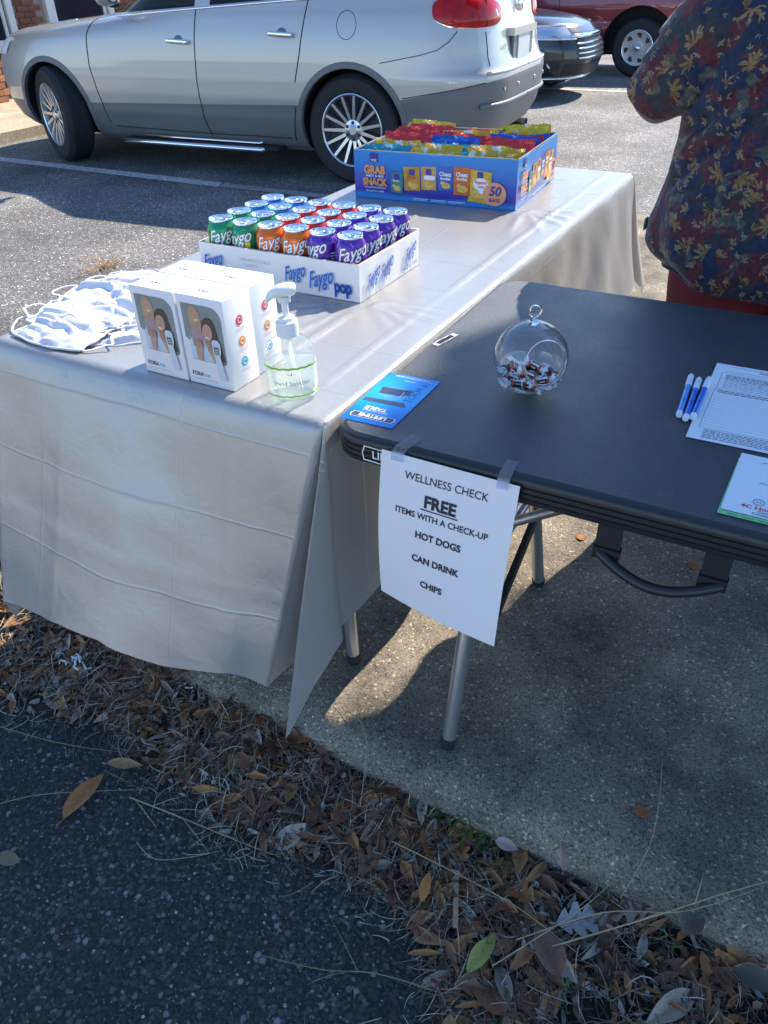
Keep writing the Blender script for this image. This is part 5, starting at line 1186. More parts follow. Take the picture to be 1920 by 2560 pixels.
def sedan():
    pt = paint('dark_grey_car_paint', (.022, .024, .03), .25, .3)
    t = thing('parked_car', 'dark grey car with chrome slat grille, its nose behind the silver SUV', 'car', (-6.03, 10.06, A), math.radians(-1.5))
    lv = [(.18, 3.3, -.75, .76), (.26, 3.5, -.9, .84), (.42, 3.56, -.95, .885), (.55, 3.54, -.97, .895), (.68, 3.47, -.97, .895), (.78, 3.36, -.96, .885), (.84, 3.18, -.95, .872), (.89, 2.85, -.94, .855), (.93, 2.3, -.93, .84), (.97, 2.0, -.92, .825), (1.15, 1.75, -.8, .76), (1.38, 1.2, -.5, .64), (1.45, .9, -.2, .5), (1.47, .5, .1, .3)]
    s = Shape(lv, 1.0, 3.3, 4); v, f = s.mesh(.03, 110)
    me = bool_cut(v, f, [((x, sd*.88, .33), .37, .5) for x in (0, 2.7) for sd in (1, -1)])
    def cl(c, n):
        if c.z > .99 and c.z < 1.38: return 'window'
        return 'body'
    split_parts(me, [(Vector((0, 0, .99)), Vector((0, 0, 1))), (Vector((0, 0, 1.38)), Vector((0, 0, 1)))], cl, t, dict(body=pt, window=mat('dark_car_glass', (.02, .025, .03), .05)))
    for x in (0, 2.7):
        for sd in (1, -1): wheel(t, (x, sd*.77, .335), 0, .335, .21, .215, 10, flip=sd)
    # headlamps, grille slats, fog lamps
    WH = mat('headlamp_lens', (.62, .65, .7), .08, .3)
    def an(q, z, off):
        p = s.at(q, z); n = (p-Vector((1.0, 0, z))); n = Vector((n.x*.6, n.y*1.2, 0)).normalized(); return p+n*off
    def patch(q0, q1, z0, z1, off, nm, m, par=t, za=0):
        return MB().grid(lambda u, v: an(q0+(q1-q0)*u, z0+(z1-z0)*v+za*u, off), 14, 6).build(nm, m, par, True)
    for sd in (-1, 1):
        o = patch(sd*.34, sd*1.0, .655, .775, .006, 'headlamp', WH, za=.01); patch(sd*.55, sd*.75, .675, .745, .010, 'lamp_bulb', mat('lamp_reflector', (.8, .82, .85), .1, 1), o)
        MB().tube([an(sd*(.30+.72*k/14), .785-.0*k, .008) for k in range(15)], .011, 8).build('lamp_brow', CHROME, t, True)
        MB().tube([an(sd*(.30+.72*k/14), .645+.001*k, .008) for k in range(15)], .010, 8).build('lamp_underline', CHROME, t, True)
        patch(sd*.55, sd*.85, .33, .43, .004, 'fog_lamp_recess', BLACKTRIM); MB().lathe([(.035, 0), (.035, .01), (0, .014)], 14, Matrix.Rotation(PI/2*.6, 3, 'Y'), an(sd*.68, .38, .005), cap0=False).build('fog_lamp', WH, t, True)
    patch(-.30, .30, .42, .70, .004, 'grille_opening', BLACKTRIM)
    for z in (.45, .50, .55, .60): MB().tube([an(-.32+.64*k/20, z, .012) for k in range(21)], .011, 8).build('grille_slat', CHROME, t, True)
    MB().tube([an(-.36+.72*k/20, .675, .015) for k in range(21)], .026, 8).build('grille_bar', CHROME, t, True)
    MB().tube([an(-.8+1.6*k/30, .235, .01) for k in range(31)], .014, 8).build('lower_lip', CHROME, t, True)
    patch(-.5, .5, .26, .38, .003, 'lower_intake', BLACKTRIM)
sedan()

def truck():
    pt = paint('maroon_truck_paint', (.20, .022, .035), .3, .25); lo = mat('dark_maroon_lower_paint', (.06, .018, .028), .4)
    t = thing('pickup_truck', 'maroon pickup truck with silver wheel cover, at the back of the lot', 'truck', (-6.05, 12.72, A), math.radians(.6))
    lv = [(.26, 4.35, -1.15, .80), (.32, 4.5, -1.25, .93), (.52, 4.55, -1.3, .965), (.56, 4.56, -1.3, .985), (.62, 4.56, -1.3, .985), (.66, 4.55, -1.3, .965), (.85, 4.52, -1.3, .98), (1.05, 4.48, -1.3, .96), (1.1, 4.3, -1.3, .945), (1.15, 3.3, -1.3, .935), (1.2, 2.9, -1.28, .92), (1.75, 2.1, .3, .75), (1.82, 1.8, .5, .6)]
    s = Shape(lv, 1.5, 6, 8); v, f = s.mesh(.03, 120)
    me = bool_cut(v, f, [((x, sd*.95, .37), .50, .5) for x in (0, 3.6) for sd in (1, -1)])
    pl = Vector((0, 0, .525))
    def cl(c, n):
        for x in (0, 3.6):
            if (c.x-x)**2+(c.z-.37)**2 < .502**2 and abs(c.y) > .6 and s.side(c.x, c.z)-abs(c.y) > .01: return ('wheel_well', x, c.y > 0)
        if c.z < .525: return 'lower_body'
        if 1.24 < c.z < 1.7 and c.x > .3: return 'window'
        return 'body'
    split_parts(me, [(pl, Vector((0, 0, 1))), (Vector((0, 0, 1.24)), Vector((0, 0, 1))), (Vector((0, 0, 1.7)), Vector((0, 0, 1)))], cl, t, dict(body=pt, lower_body=lo, window=mat('truck_glass', (.02, .02, .03), .06), wheel_well=WELL))
    SIL = mat('painted_wheel_cover', (.5, .51, .54), .35, .5)
    for x in (0, 3.6):
        for sd in (1, -1):
            w = wheel(t, (x, sd*.80, .365), 0, .365, .25, .215, 0, flip=sd)
            Mx = Matrix.Rotation(-PI/2, 3, 'X'); y = .125
            c = MB().lathe([(.0, y-.0), (.05, y-.004), (.06, y-.02), (.115, y-.026), (.19, y-.012), (.212, y-.008), (.222, y-.014)], 40, Mx, cap0=False, cap1=False).build('wheel_cover', SIL, w, True, sharp=40)
            MB().lathe([(.0, y+.028), (.03, y+.024), (.042, y+.006), (.044, y-.006)], 24, Mx, cap0=False, cap1=False).build('hub_cap', CHROME, w, True)
            MB().tube([Mx @ Vector((.214*math.cos(a), .214*math.sin(a), y-.004)) for a in [2*PI*k/40 for k in range(40)]], .009, 8, closed=True).build('trim_ring', CHROME, w, True)
            mb = MB()
            for k in range(7):
                a = 2*PI*k/7
                def Q(rr, da): return tuple(Mx @ Vector((rr*math.cos(a+da), rr*math.sin(a+da), y-.006)))
                mb.poly([Q(.125, -.05), Q(.135, .22), Q(.175, .42), Q(.188, .2), Q(.18, -.02)])
            mb.build('cover_vents', DARKM, w)
    for sd in (1, -1): gapline(s, [(-1.1, .605), (-.52, .605)], t, 'side_moulding', mat('side_moulding_maroon', (.12, .05, .07), .3), .016, .004, side=sd); gapline(s, [(.52, .605), (3.08, .605)], t, 'side_moulding', None, .014, .002, side=sd); gapline(s, [(1.2, 1.2), (1.2, .4)], t, side=sd); gapline(s, [(2.4, 1.2), (2.5, .4)], t, side=sd)
truck()

# ------------------------------------------------------------------ brick building at the far left
def brick_mat(name, c):
    m = mat(name, c, .85, var=.25, vscale=40, bump=.4, bscale=150); t = m.node_tree; b = t.nodes['Principled BSDF']; oi = t.nodes.new('ShaderNodeObjectInfo'); mr = t.nodes.new('ShaderNodeMapRange'); mr.inputs[3].default_value = .7; mr.inputs[4].default_value = 1.25; t.links.new(oi.outputs['Random'], mr.inputs[0])
    src = b.inputs['Base Color'].links[0].from_socket; mx = t.nodes.new('ShaderNodeMix'); mx.data_type = 'RGBA'; mx.blend_type = 'MULTIPLY'; mx.inputs[0].default_value = 1; t.links.new(src, mx.inputs[6]); t.links.new(mr.outputs[0], mx.inputs[7]); t.links.new(mx.outputs[2], b.inputs['Base Color']); return m
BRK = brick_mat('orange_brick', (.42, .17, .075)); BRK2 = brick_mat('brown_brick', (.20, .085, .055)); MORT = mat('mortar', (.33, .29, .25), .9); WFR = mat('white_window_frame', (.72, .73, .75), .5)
zw = .1+A   # walkway top
BD = thing('brick_building', 'brown brick building with white window frames beyond the silver SUV', 'building', (-10.5, 7.5, zw))
MB().box((-.12, 1.5, 1.4), (.2, 13, 2.8)).build('wall', MORT, BD)
MB().box((.75, 1.5, 2.95), (2.0, 13.4, .3)).build('porch_roof', mat('white_fascia', (.65, .65, .63), .6), BD)
bm_ = MB().box((0, 0, 0), (.03, .205, .065)); n = 0
wins = [(-1.2, .455, 2.0), (1.17, 2.4, 2.0)]
for row in range(15):
    z = .035+row*.075
    for k in range(26):
        y = -1.0+k*.215+(.1075 if row % 2 else 0)
        if any(a-.14 < y < b+.14 and z > .46 for a, b, c in wins): continue
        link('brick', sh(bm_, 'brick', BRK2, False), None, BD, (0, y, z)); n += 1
for (y0, y1, zt) in wins:
    cy = (y0+y1)/2; w_ = y1-y0; o = MB()
    o.box((.02, y0, 1.32), (.08, .11, 1.66)); o.box((.02, y1, 1.32), (.08, .11, 1.66)); o.box((.02, cy, 2.12), (.08, w_+.11, .1)); o.box((.03, cy, .545), (.1, w_-.12, .07)); o.box((.03, cy, .47), (.14, w_+.16, .075)); o.box((.0, y0+.11, 1.32), (.05, .05, 1.5)); o.box((.0, y1-.11, 1.32), (.05, .05, 1.5))
    fr = o.build('window', WFR, BD); MB().box((-.005, cy, 1.33), (.01, w_-.1, 1.5)).build('pane', mat('dark_window_pane', (.02, .025, .04), .06), fr)
BP = thing('brick_pier', 'sunlit orange brick pier at the left edge before the building', 'pier', (-9.16, 6.35, zw))
MB().box((-.2, 0, 1.4), (.36, .40, 2.8)).build('pier_core', MORT, BP)
for row in range(22):
    z = .036+row*.077
    for k in range(2):
        y = -.105+k*.215 if row % 2 == 0 else -.05+k*.16
        wd = .205 if row % 2 == 0 else (.32 if k == 0 else .10)
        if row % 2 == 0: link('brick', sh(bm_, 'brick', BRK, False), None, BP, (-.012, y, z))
        else: 
            o = link('brick', sh(bm_, 'brick', BRK, False), None, BP, (-.012, (-.16, .055)[k], z)); o.scale = (1, (.5, 1.0)[k], 1)
            if k == 1:
                o = link('brick', sh(bm_, 'brick', BRK, False), None, BP, (-.012, .215-.0, z)); o.scale = (1, .5, 1)
# ------------------------------------------------------------------ person seen from behind
def print_mat():
    m = bpy.data.materials.new('floral_print_cotton'); m.use_nodes = True; t = m.node_tree; b = t.nodes['Principled BSDF']; N = t.nodes.new; Lk = t.links.new
    tc = N('ShaderNodeTexCoord'); dn = N('ShaderNodeTexNoise'); dn.inputs['Scale'].default_value = 26; dn.inputs['Detail'].default_value = 5
    Lk(tc.outputs['Object'], dn.inputs['Vector'])
    sc = N('ShaderNodeVectorMath'); sc.operation = 'MULTIPLY_ADD'; sc.inputs[1].default_value = (.034, .034, .034); Lk(dn.outputs['Color'], sc.inputs[0]); Lk(tc.outputs['Object'], sc.inputs[2])
    fl = N('ShaderNodeVectorMath'); fl.operation = 'MULTIPLY'; fl.inputs[1].default_value = (1, .35, 1); Lk(sc.outputs[0], fl.inputs[0])
    def blotch(scale, off, lo, hi):
        n = N('ShaderNodeTexNoise'); n.inputs['Scale'].default_value = scale; n.inputs['Detail'].default_value = 3; ad = N('ShaderNodeVectorMath'); ad.inputs[1].default_value = (off, off*.7, off*1.3); Lk(fl.outputs[0], ad.inputs[0]); Lk(ad.outputs[0], n.inputs['Vector']); return ramp(t, n.outputs[0], [(lo, (0, 0, 0)), (hi, (1, 1, 1))])
    def mixc(fac, a, bcol):
        mx = N('ShaderNodeMix'); mx.data_type = 'RGBA'; Lk(fac, mx.inputs[0])
        if isinstance(a, tuple): mx.inputs[6].default_value = (*a, 1)
        else: Lk(a, mx.inputs[6])
        mx.inputs[7].default_value = (*bcol, 1); return mx.outputs[2]
    c = mixc(blotch(9, 0, .5, .56), (.010, .017, .055), (.026, .029, .036)); c = mixc(blotch(13, 5, .55, .60), c, (.085, .016, .024)); c = mixc(blotch(20, 9, .6, .63), c, (.06, .07, .065))
    # leaf sprays: star of petals round each cell point
    def sprays(scale, off, rad, pet, thr):
        ad = N('ShaderNodeVectorMath'); ad.inputs[1].default_value = (off, 0, off*.6); Lk(fl.outputs[0], ad.inputs[0])
        v = N('ShaderNodeTexVoronoi'); v.voronoi_dimensions = '3D'; v.inputs['Scale'].default_value = scale; Lk(ad.outputs[0], v.inputs['Vector'])
        sb = N('ShaderNodeVectorMath'); sb.operation = 'SUBTRACT'; Lk(ad.outputs[0], sb.inputs[0]); Lk(v.outputs['Position'], sb.inputs[1])
        sx = N('ShaderNodeSeparateXYZ'); Lk(sb.outputs[0], sx.inputs[0])
        at = N('ShaderNodeMath'); at.operation = 'ARCTAN2'; Lk(sx.outputs[2], at.inputs[0]); Lk(sx.outputs[0], at.inputs[1])
        cs = N('ShaderNodeSeparateColor'); Lk(v.outputs['Color'], cs.inputs[0])
        ra = N('ShaderNodeMath'); ra.operation = 'MULTIPLY_ADD'; ra.inputs[1].default_value = 6.28; Lk(cs.outputs[0], ra.inputs[0]); Lk(at.outputs[0], ra.inputs[2])
        mu = N('ShaderNodeMath'); mu.operation = 'MULTIPLY'; mu.inputs[1].default_value = pet/2; Lk(ra.outputs[0], mu.inputs[0])
        co = N('ShaderNodeMath'); co.operation = 'COSINE'; Lk(mu.outputs[0], co.inputs[0]); ab = N('ShaderNodeMath'); ab.operation = 'ABSOLUTE'; Lk(co.outputs[0], ab.inputs[0])
        # open fan: petals on one side only
        fan = N('ShaderNodeMath'); fan.operation = 'COSINE'; hf = N('ShaderNodeMath'); hf.operation = 'MULTIPLY'; hf.inputs[1].default_value = 1.0; Lk(ra.outputs[0], hf.inputs[0]); Lk(hf.outputs[0], fan.inputs[0])
        fm = N('ShaderNodeMapRange'); fm.inputs[1].default_value = -.6; fm.inputs[2].default_value = .5; fm.inputs[3].default_value = .25; fm.inputs[4].default_value = 1; Lk(fan.outputs[0], fm.inputs[0])
        rm = N('ShaderNodeMath'); rm.operation = 'MULTIPLY_ADD'; rm.inputs[1].default_value = rad*.85; rm.inputs[2].default_value = rad*.15; Lk(ab.outputs[0], rm.inputs[0])
        rf = N('ShaderNodeMath'); rf.operation = 'MULTIPLY'; Lk(rm.outputs[0], rf.inputs[0]); Lk(fm.outputs[0], rf.inputs[1])
        ln = N('ShaderNodeVectorMath'); ln.operation = 'LENGTH'; Lk(sb.outputs[0], ln.inputs[0])
        lt = N('ShaderNodeMath'); lt.operation = 'LESS_THAN'; Lk(ln.outputs['Value'], lt.inputs[0]); Lk(rf.outputs[0], lt.inputs[1])
        g = N('ShaderNodeMath'); g.operation = 'LESS_THAN'; g.inputs[1].default_value = thr; Lk(cs.outputs[1], g.inputs[0])
        o = N('ShaderNodeMath'); o.operation = 'MULTIPLY'; Lk(lt.outputs[0], o.inputs[0]); Lk(g.outputs[0], o.inputs[1]); return o.outputs[0]
    c = mixc(sprays(17, 3.0, .034, 11, .8), c, (.09, .016, .022))
    tan = N('ShaderNodeTexNoise'); tan.inputs['Scale'].default_value = 90; Lk(tc.outputs['Object'], tan.inputs['Vector'])
    s1 = sprays(18, 0, .027, 9, .85); c = mixc(s1, c, (.21, .13, .05)); c = mixc(sprays(31, 1.7, .014, 7, .65), c, (.22, .15, .065)); c = mixc(sprays(46, 4.4, .009, 6, .6), c, (.2, .17, .1))
    br = ramp(t, tan.outputs[0], [(.35, (.55, .5, .5)), (.6, (1.1, 1.1, 1.1))]); mm = N('ShaderNodeMix'); mm.data_type = 'RGBA'; mm.blend_type = 'MULTIPLY'; mm.inputs[0].default_value = .8; Lk(c, mm.inputs[6]); Lk(br, mm.inputs[7])
    Lk(mm.outputs[2], b.inputs['Base Color']); b.inputs['Roughness'].default_value = .7; b.inputs['Specular IOR Level'].default_value = .3; b.inputs['Sheen Weight'].default_value = .15
    wn = N('ShaderNodeTexNoise'); wn.inputs['Scale'].default_value = 9; wn.inputs['Detail'].default_value = 3; wn.inputs['Distortion'].default_value = 1.5; Lk(tc.outputs['Object'], wn.inputs['Vector']); bp = N('ShaderNodeBump'); bp.inputs['Strength'].default_value = .7; bp.inputs['Distance'].default_value = .02; Lk(wn.outputs[0], bp.inputs['Height']); Lk(bp.outputs[0], b.inputs['Normal'])
    return m
FLOR = print_mat(); PANTS = mat('dark_red_trousers', (.16, .012, .02), .75, var=.12, vscale=15); SKINB = mat('brown_skin', (.16, .075, .045), .5); HAIR = mat('black_hair', (.012, .01, .01), .5, bump=.6, bscale=80); SHOE = mat('dark_shoe', (.02, .02, .022), .6)
def person():
    px, py = .545, 1.10
    # one continuous body grown from a skeleton
    J = [(0, 0, .88), (0, 0, 1.05), (0, -.01, 1.25), (0, 0, 1.37), (0, .015, 1.44), (0, .02, 1.52), (0, .03, 1.60)]
    rad = [(.16, .11), (.15, .10), (.15, .10), (.055, .055), (.06, .07), (.078, .095), (.06, .075)]
    E = [(0, 1), (1, 2), (2, 3), (3, 4), (4, 5), (5, 6)]
    def add(p, r, par): J.append(p); rad.append(r); E.append((par, len(J)-1)); return len(J)-1
    for s in (-1, 1):
        a = add((s*.17, 0, 1.29), (.06, .06), 2); b_ = add((s*.29, -.01, 1.10), (.045, .045), a); b2 = add((s*.325, -.02, 1.062), (.040, .040), b_); c = add((s*.16, .19, 1.12), (.028, .03), b2); h = add((s*.115, .255, 1.115), (.034, .02), c)
        for k in range(4): q = add((s*(.075+.010*k), .285+.012*k, 1.13-.014*k), (.009, .009), h); add((s*(.05+.010*k), .295+.012*k, 1.125-.016*k), (.0075, .0075), q)
        q = add((s*.09, .25, 1.145), (.010, .010), h); add((s*.07, .26, 1.16), (.008, .008), q)
        l = add((s*.10, 0, .80), (.095, .095), 0); k = add((s*.115, .01, .46), (.06, .06), l); an_ = add((s*.12, -.02, .10), (.042, .045), k); add((s*.125, .10, .045), (.042, .03), an_)
    me = bpy.data.meshes.new('person'); me.from_pydata(J, E, []); o = link('person', me, SKINB, None, (px, py, 0))
    md = o.modifiers.new('skin', 'SKIN'); md.use_smooth_shade = True
    if not me.skin_vertices: bpy.context.view_layer.update()
    try:
        lay = me.skin_vertices[0].data
    except Exception:
        b = bmesh.new(); b.from_mesh(me); b.verts.layers.skin.verify(); b.to_mesh(me); b.free(); lay = me.skin_vertices[0].data
    for i, r in enumerate(rad): lay[i].radius = r; lay[i].use_root = (i == 0)
    o.modifiers.new('sub', 'SUBSURF').levels = 2; o.modifiers['sub'].render_levels = 2
    setp(o, 'person seen from behind in a navy and maroon leaf print tunic and red trousers', 'person')
    # tunic
    zs = [.702, .708, .72, .735, .755, .80, .87, .94, 1.02, 1.10, 1.17, 1.23, 1.28, 1.32, 1.35, 1.372]
    aw = [.252, .254, .272, .292, .306, .312, .302, .288, .282, .276, .266, .25, .225, .18, .12, .075]; bw = [.185, .186, .19, .195, .2, .2, .192, .182, .176, .172, .166, .155, .135, .11, .085, .07]
    mb = MB(); nt, nr = 120, 90; z0, z1 = zs[0], zs[-1]
    def tun(u, v, ins=0):
        z = z0+(z1-z0)*v; a, b_ = interp(z, zs, aw), interp(z, zs, bw); th = u*2*PI; c, si = math.cos(th), math.sin(th)
        fold = .012*math.sin(th*7+2.2*nz(z*3, 1)+z*5)*smooth01((1.0-z)/.3)+.010*nz(c*2.2, si*2.2, z*4)+.006*nz(c*6+3, si*6, z*7)
        # drag lines from the arm across the back
        d = abs((z-1.0)-.55*(c*a+.28)); fold += -.022*math.exp(-(d/.02)**2)*smooth01((-c)*1.5+.6)*smooth01((-si)*2)
        d = abs((z-.90)-.85*(c*a+.28)); fold += -.017*math.exp(-(d/.016)**2)*smooth01((-c)*1.2+.7)*smooth01((-si)*2)
        k = 1+(fold-ins)/.25
        e = .85
        return (a*k*math.copysign(abs(c)**e, c), b_*k*math.copysign(abs(si)**e, si)-.0, z+.008*math.sin(th*2+1)*(1-v)**6)
    mb.grid(lambda u, v: tun(u, v), nt, nr); mb.grid(lambda u, v: tun(1-u, v*.25, .006), nt, 20)
    tu = mb.build('tunic', FLOR, o, True)
    MB().tube([tun(k/120, .004) for k in range(120)], .0035, 6, closed=True).build('hem_stitching', FLOR, tu, True)
    for s in (-1, 1):
        path = [(s*.10, 0, 1.285, .095), (s*.17, -.01, 1.245, .105), (s*.235, -.02, 1.175, .108), (s*.285, -.02, 1.115, .100), (s*.318, -.03, 1.092, .082), (s*.333, -.03, 1.076, .068), (s*.330, -.012, 1.072, .058)]
        P = []
        for i in range(len(path)-1):
            for k in range(6):
                q = k/6; P.append([path[i][j]*(1-q)+path[i+1][j]*q for j in range(4)])
        P.append(list(path[-1]))
        m2 = MB(); m2.tube([p[:3] for p in P], [p[3] for p in P], 40, cap=False)
        m2.v = [(x+.008*nz(x*9, y*9, z*12)+.006*math.sin(z*60+x*40)*smooth01((1.16-z)/.12), y+.010*nz(x*8+5, y*8, z*10), z+.007*nz(x*10, y*10+3, z*10)) for x, y, z in m2.v]
        sl = m2.build('sleeve', FLOR, o, True); nn = len(m2.v); MB().tube(m2.v[nn-40:], .004, 6, closed=True).build('cuff_hem', FLOR, sl, True)
        MB().tube([(x*1.012, y*1.012, z) for x, y, z in m2.v[40*8:40*9]], .0022, 5, closed=True).build('armhole_seam', FLOR, sl, True)
    mb = MB(); mb.box((-.306, -.10, .815), (.004, .022, .024)); mb.build('seam_label', mat('green_woven_label', (.02, .10, .08), .7), o)
    mb = MB(); mb.box((-.3085, -.10, .815), (.001, .016, .006)); mb.build('seam_label_lettering', WHITEINK, o)
    for s in (-1, 1):
        m2 = MB(); P = [(s*.10, 0, .86, .135), (s*.112, 0, .74, .135), (s*.118, .0, .6, .122), (s*.12, .01, .45, .11), (s*.122, 0, .25, .102), (s*.124, -.01, .07, .105)]
        Q = []
        for i in range(len(P)-1):
            for k in range(6): q = k/6; Q.append([P[i][j]*(1-q)+P[i+1][j]*q for j in range(4)])
        m2.tube([p[:3] for p in Q], [p[3] for p in Q], 30, cap=False); m2.v = [(x+.012*nz(x*6, y*6, z*7), y+.012*nz(x*6+4, y*6, z*7), z) for x, y, z in m2.v]
        m2.build('trouser_leg', PANTS, o, True)
        rbox('shoe', (.10, .27, .085), SHOE, o, .035, (s*.125, .06, .043), None, 4)
    m2 = MB(); m2.lathe([(.0, -.11), (.06, -.10), (.088, -.06), (.098, 0), (.09, .05), (.06, .085), (0, .1)], 28); m2.v = [(x*.95+.004*nz(x*30, y*30, z*30), y*1.08-.012, z+1.56) for x, y, z in m2.v if True]
    m2.build('hair', HAIR, o, True)
person()

# ------------------------------------------------------------------ tree out of view whose crown shades the black table
def tree():
    BARK = mat('tree_bark', (.10, .075, .055), .9, var=.3, vscale=12, bump=.6, bscale=30); LEAFM = mat('tree_leaf_green', (.05, .085, .025), .6, var=.4, vscale=2)
    H0 = 5.0; k = 1/math.tan(SUN_EL); cx, cy, cz = 1.71+math.sin(SUN_AZ)*k*H0, .30+math.cos(SUN_AZ)*k*H0, H+H0
    t = thing('shade_tree', 'leafy tree beyond the right edge whose shade falls on the black table', 'tree', (cx, cy, A))
    mb = MB(); mb.tube([(0, 0, 0), (.03, .02, 1.5), (-.03, .05, 3), (.04, 0, 4.2), (0, 0, 5.6)], [.17, .14, .12, .09, .04], 12)
    for i in range(9):
        a = i*2.4; z = 3.2+i*.28; mb.tube([(0, 0, z), (.5*math.cos(a), .5*math.sin(a), z+.4), (1.0*math.cos(a), 1.0*math.sin(a), z+.75)], [.05, .03, .012], 7)
    mb.build('trunk', BARK, t, True)
    rs = random.Random(5); v = []; f = []
    for i in range(26000):
        while True:
            p = Vector((rs.uniform(-1, 1), rs.uniform(-1, 1), rs.uniform(-1, 1)))
            if p.length < 1: break
        p = p*1.6; p *= 1+.02*nz(p.x*1.5, p.y*1.5, p.z*1.5)
        d = Vector((rs.gauss(0, 1), rs.gauss(0, 1), rs.gauss(0, .6))).normalized(); e = d.orthogonal().normalized(); e = Matrix.Rotation(rs.uniform(0, 6.28), 3, d) @ e
        L, w = rs.uniform(.13, .2), rs.uniform(.05, .075); q = d.cross(e); c = p+Vector((0, 0, cz-A)); n = len(v)
        v += [c-e*L*.5, c+q*w, c+e*L*.5, c-q*w]; f.append((n, n+1, n+2, n+3))
    o = mk('crown', v, f, LEAFM, t)
tree()
# ------------------------------------------------------------------ litter strip along the kerb
LX = [-2.2, -1.2, -.88, -.58, -.40, -.246, -.1, .07, .20, .30, .354, .40, .55, .8, 1.3, 2.2]; LY = [-.30, -.27, -.245, -.165, -.20, -.235, -.25, -.225, -.20, -.235, -.30, -.40, -.55, -.62, -.66, -.7]
def outer(x): return interp(x, LX, LY)+.02*nz(x*6, 3)+.012*nz(x*17, 8)
def top_y(x): return interp(x, [-2.2, -.5, -.25, -.1, 2.2], [.05, .05, -.012, -.03, -.03])
def top_z(x): return interp(x, [-2.2, -.5, -.25, 0, .5, 2.2], [.012, .010, -.04, -.090, -.098, -.10])
def mound(x, y):
    yo, yt = outer(x), top_y(x)
    q = max(0, min(1, (y-yo)/(yt-yo)))
    return A-.004+(top_z(x)-A)*(q**.75)*(1-.25*math.sin(PI*q))+.010*nz(x*9, y*9, 1)*min(1, q*5)+.005*nz(x*25, y*25)*min(1, q*6)
SOIL = mat('dark_leaf_mould', (.03, .023, .018), .95, 0, .2, var=.5, vscale=60, bump=1, bscale=160, detail=5)
mb = MB(); NXl, NYl = 420, 44
mb.grid(lambda u, v: (lambda x: (x, outer(x)-.006+(top_y(x)+.012-outer(x)+.006)*v, mound(x, outer(x)-.006+(top_y(x)+.012-outer(x)+.006)*v)))(-2.2+4.4*u), NXl, NYl)
setp(mb.build('soil_strip', SOIL, None, True), kind='structure', label='dark leaf mould strip between asphalt and kerb', cat='ground')
def island_mat(name, stops, rough=.8, trans=0.0):
    m = mat(name, (.3, .25, .15), rough, 0, .25); t = m.node_tree; b = t.nodes['Principled BSDF']; g = t.nodes.new('ShaderNodeNewGeometry'); t.links.new(ramp(t, g.outputs['Random Per Island'], stops), b.inputs['Base Color']); return m
STRAW = island_mat('dry_grass', [(0, (.05, .036, .026)), (.35, (.13, .095, .065)), (.6, (.23, .18, .12)), (.8, (.38, .31, .20)), (.93, (.52, .45, .33)), (1, (.58, .55, .48))])
BITS = island_mat('leaf_fragments', [(0, (.08, .05, .035)), (.35, (.19, .105, .06)), (.6, (.28, .16, .09)), (.78, (.24, .19, .15)), (.9, (.4, .35, .3)), (1, (.55, .52, .5))])
GREEN = island_mat('green_weed_blades', [(0, (.03, .06, .015)), (.5, (.06, .12, .03)), (.8, (.13, .18, .04)), (.93, (.2, .16, .05)), (1, (.22, .03, .04))])
rs = random.Random(11)
def rnd_xy(x0=-1.5, x1=1.15, pw=1.0):
    while True:
        x = rs.uniform(x0, x1); y = rs.uniform(outer(x)-.012, top_y(x)-.004)
        if rs.random() < (.35+.65*min(1, (y-outer(x))/.06))*(.25+.75*smooth01((nz(x*11, y*11, 4)+.25)*2)): return x, y
def blade(v, f, x, y, L, w, a, lift, curl, z0=None, segs=5, up=.0):
    n = len(v); d = (math.cos(a), math.sin(a)); px, py = x, y; ang = a; z = (mound(x, y) if z0 is None else z0)+.002
    for i in range(segs+1):
        q = i/segs; ww = w*(1-.75*q)+.0002
        zz = max(z, (mound(px, py) if z0 is None else z0)+.0015)+lift*math.sin(PI*min(1, q*1.15))*L*.5+up*q*L
        nx, ny = -math.sin(ang), math.cos(ang)
        v += [(px+nx*ww, py+ny*ww, zz), (px-nx*ww, py-ny*ww, zz+.4*ww)]
        ang += curl/segs; px += math.cos(ang)*L/segs; py += math.sin(ang)*L/segs
    f += [(n+2*i, n+2*i+2, n+2*i+3, n+2*i+1) for i in range(segs)]
v, f = [], []
for i in range(9500):
    x, y = rnd_xy(); 
    blade(v, f, x, y, rs.uniform(.02, .085), rs.uniform(.0004, .0013), rs.uniform(0, 6.28), rs.uniform(0, .5), rs.uniform(-1.6, 1.6), segs=4, up=rs.uniform(-.02, .22))
for i in range(420):      # stray straw lying out on the asphalt
    x = rs.uniform(-1.3, .5); y = outer(x)-abs(rs.gauss(0, .035)); blade(v, f, x, y, rs.uniform(.015, .07), rs.uniform(.0004, .0010), rs.uniform(0, 6.28), rs.uniform(0, .2), rs.uniform(-1.2, 1.2), z0=A+.003, segs=4)
setp(mk('dry_grass', v, f, STRAW), 'tangle of dry grass and straw along the kerb', 'grass', kind='stuff')
v, f = [], []
for i in range(11000):
    x, y = rnd_xy(); z = mound(x, y)+rs.uniform(.0, .008); L, w = rs.uniform(.005, .019), rs.uniform(.002, .007); a = rs.uniform(0, 6.28); ti, t2 = rs.uniform(-.7, .7), rs.uniform(-.6, .6)
    M = Matrix.Rotation(a, 3, 'Z') @ Matrix.Rotation(ti, 3, 'X') @ Matrix.Rotation(t2, 3, 'Y'); n = len(v)
    for p in ((-L, 0, 0), (-L*.3, -w, .001), (L*.5, -w*.8, -.001), (L, w*.2, .002), (L*.2, w, .0), (-L*.5, w*.7, .002)): q = M @ Vector(p); v.append((x+q.x, y+q.y, z+q.z+.003))
    f += [(n, n+1, n+2, n+5), (n+2, n+3, n+4, n+5)]
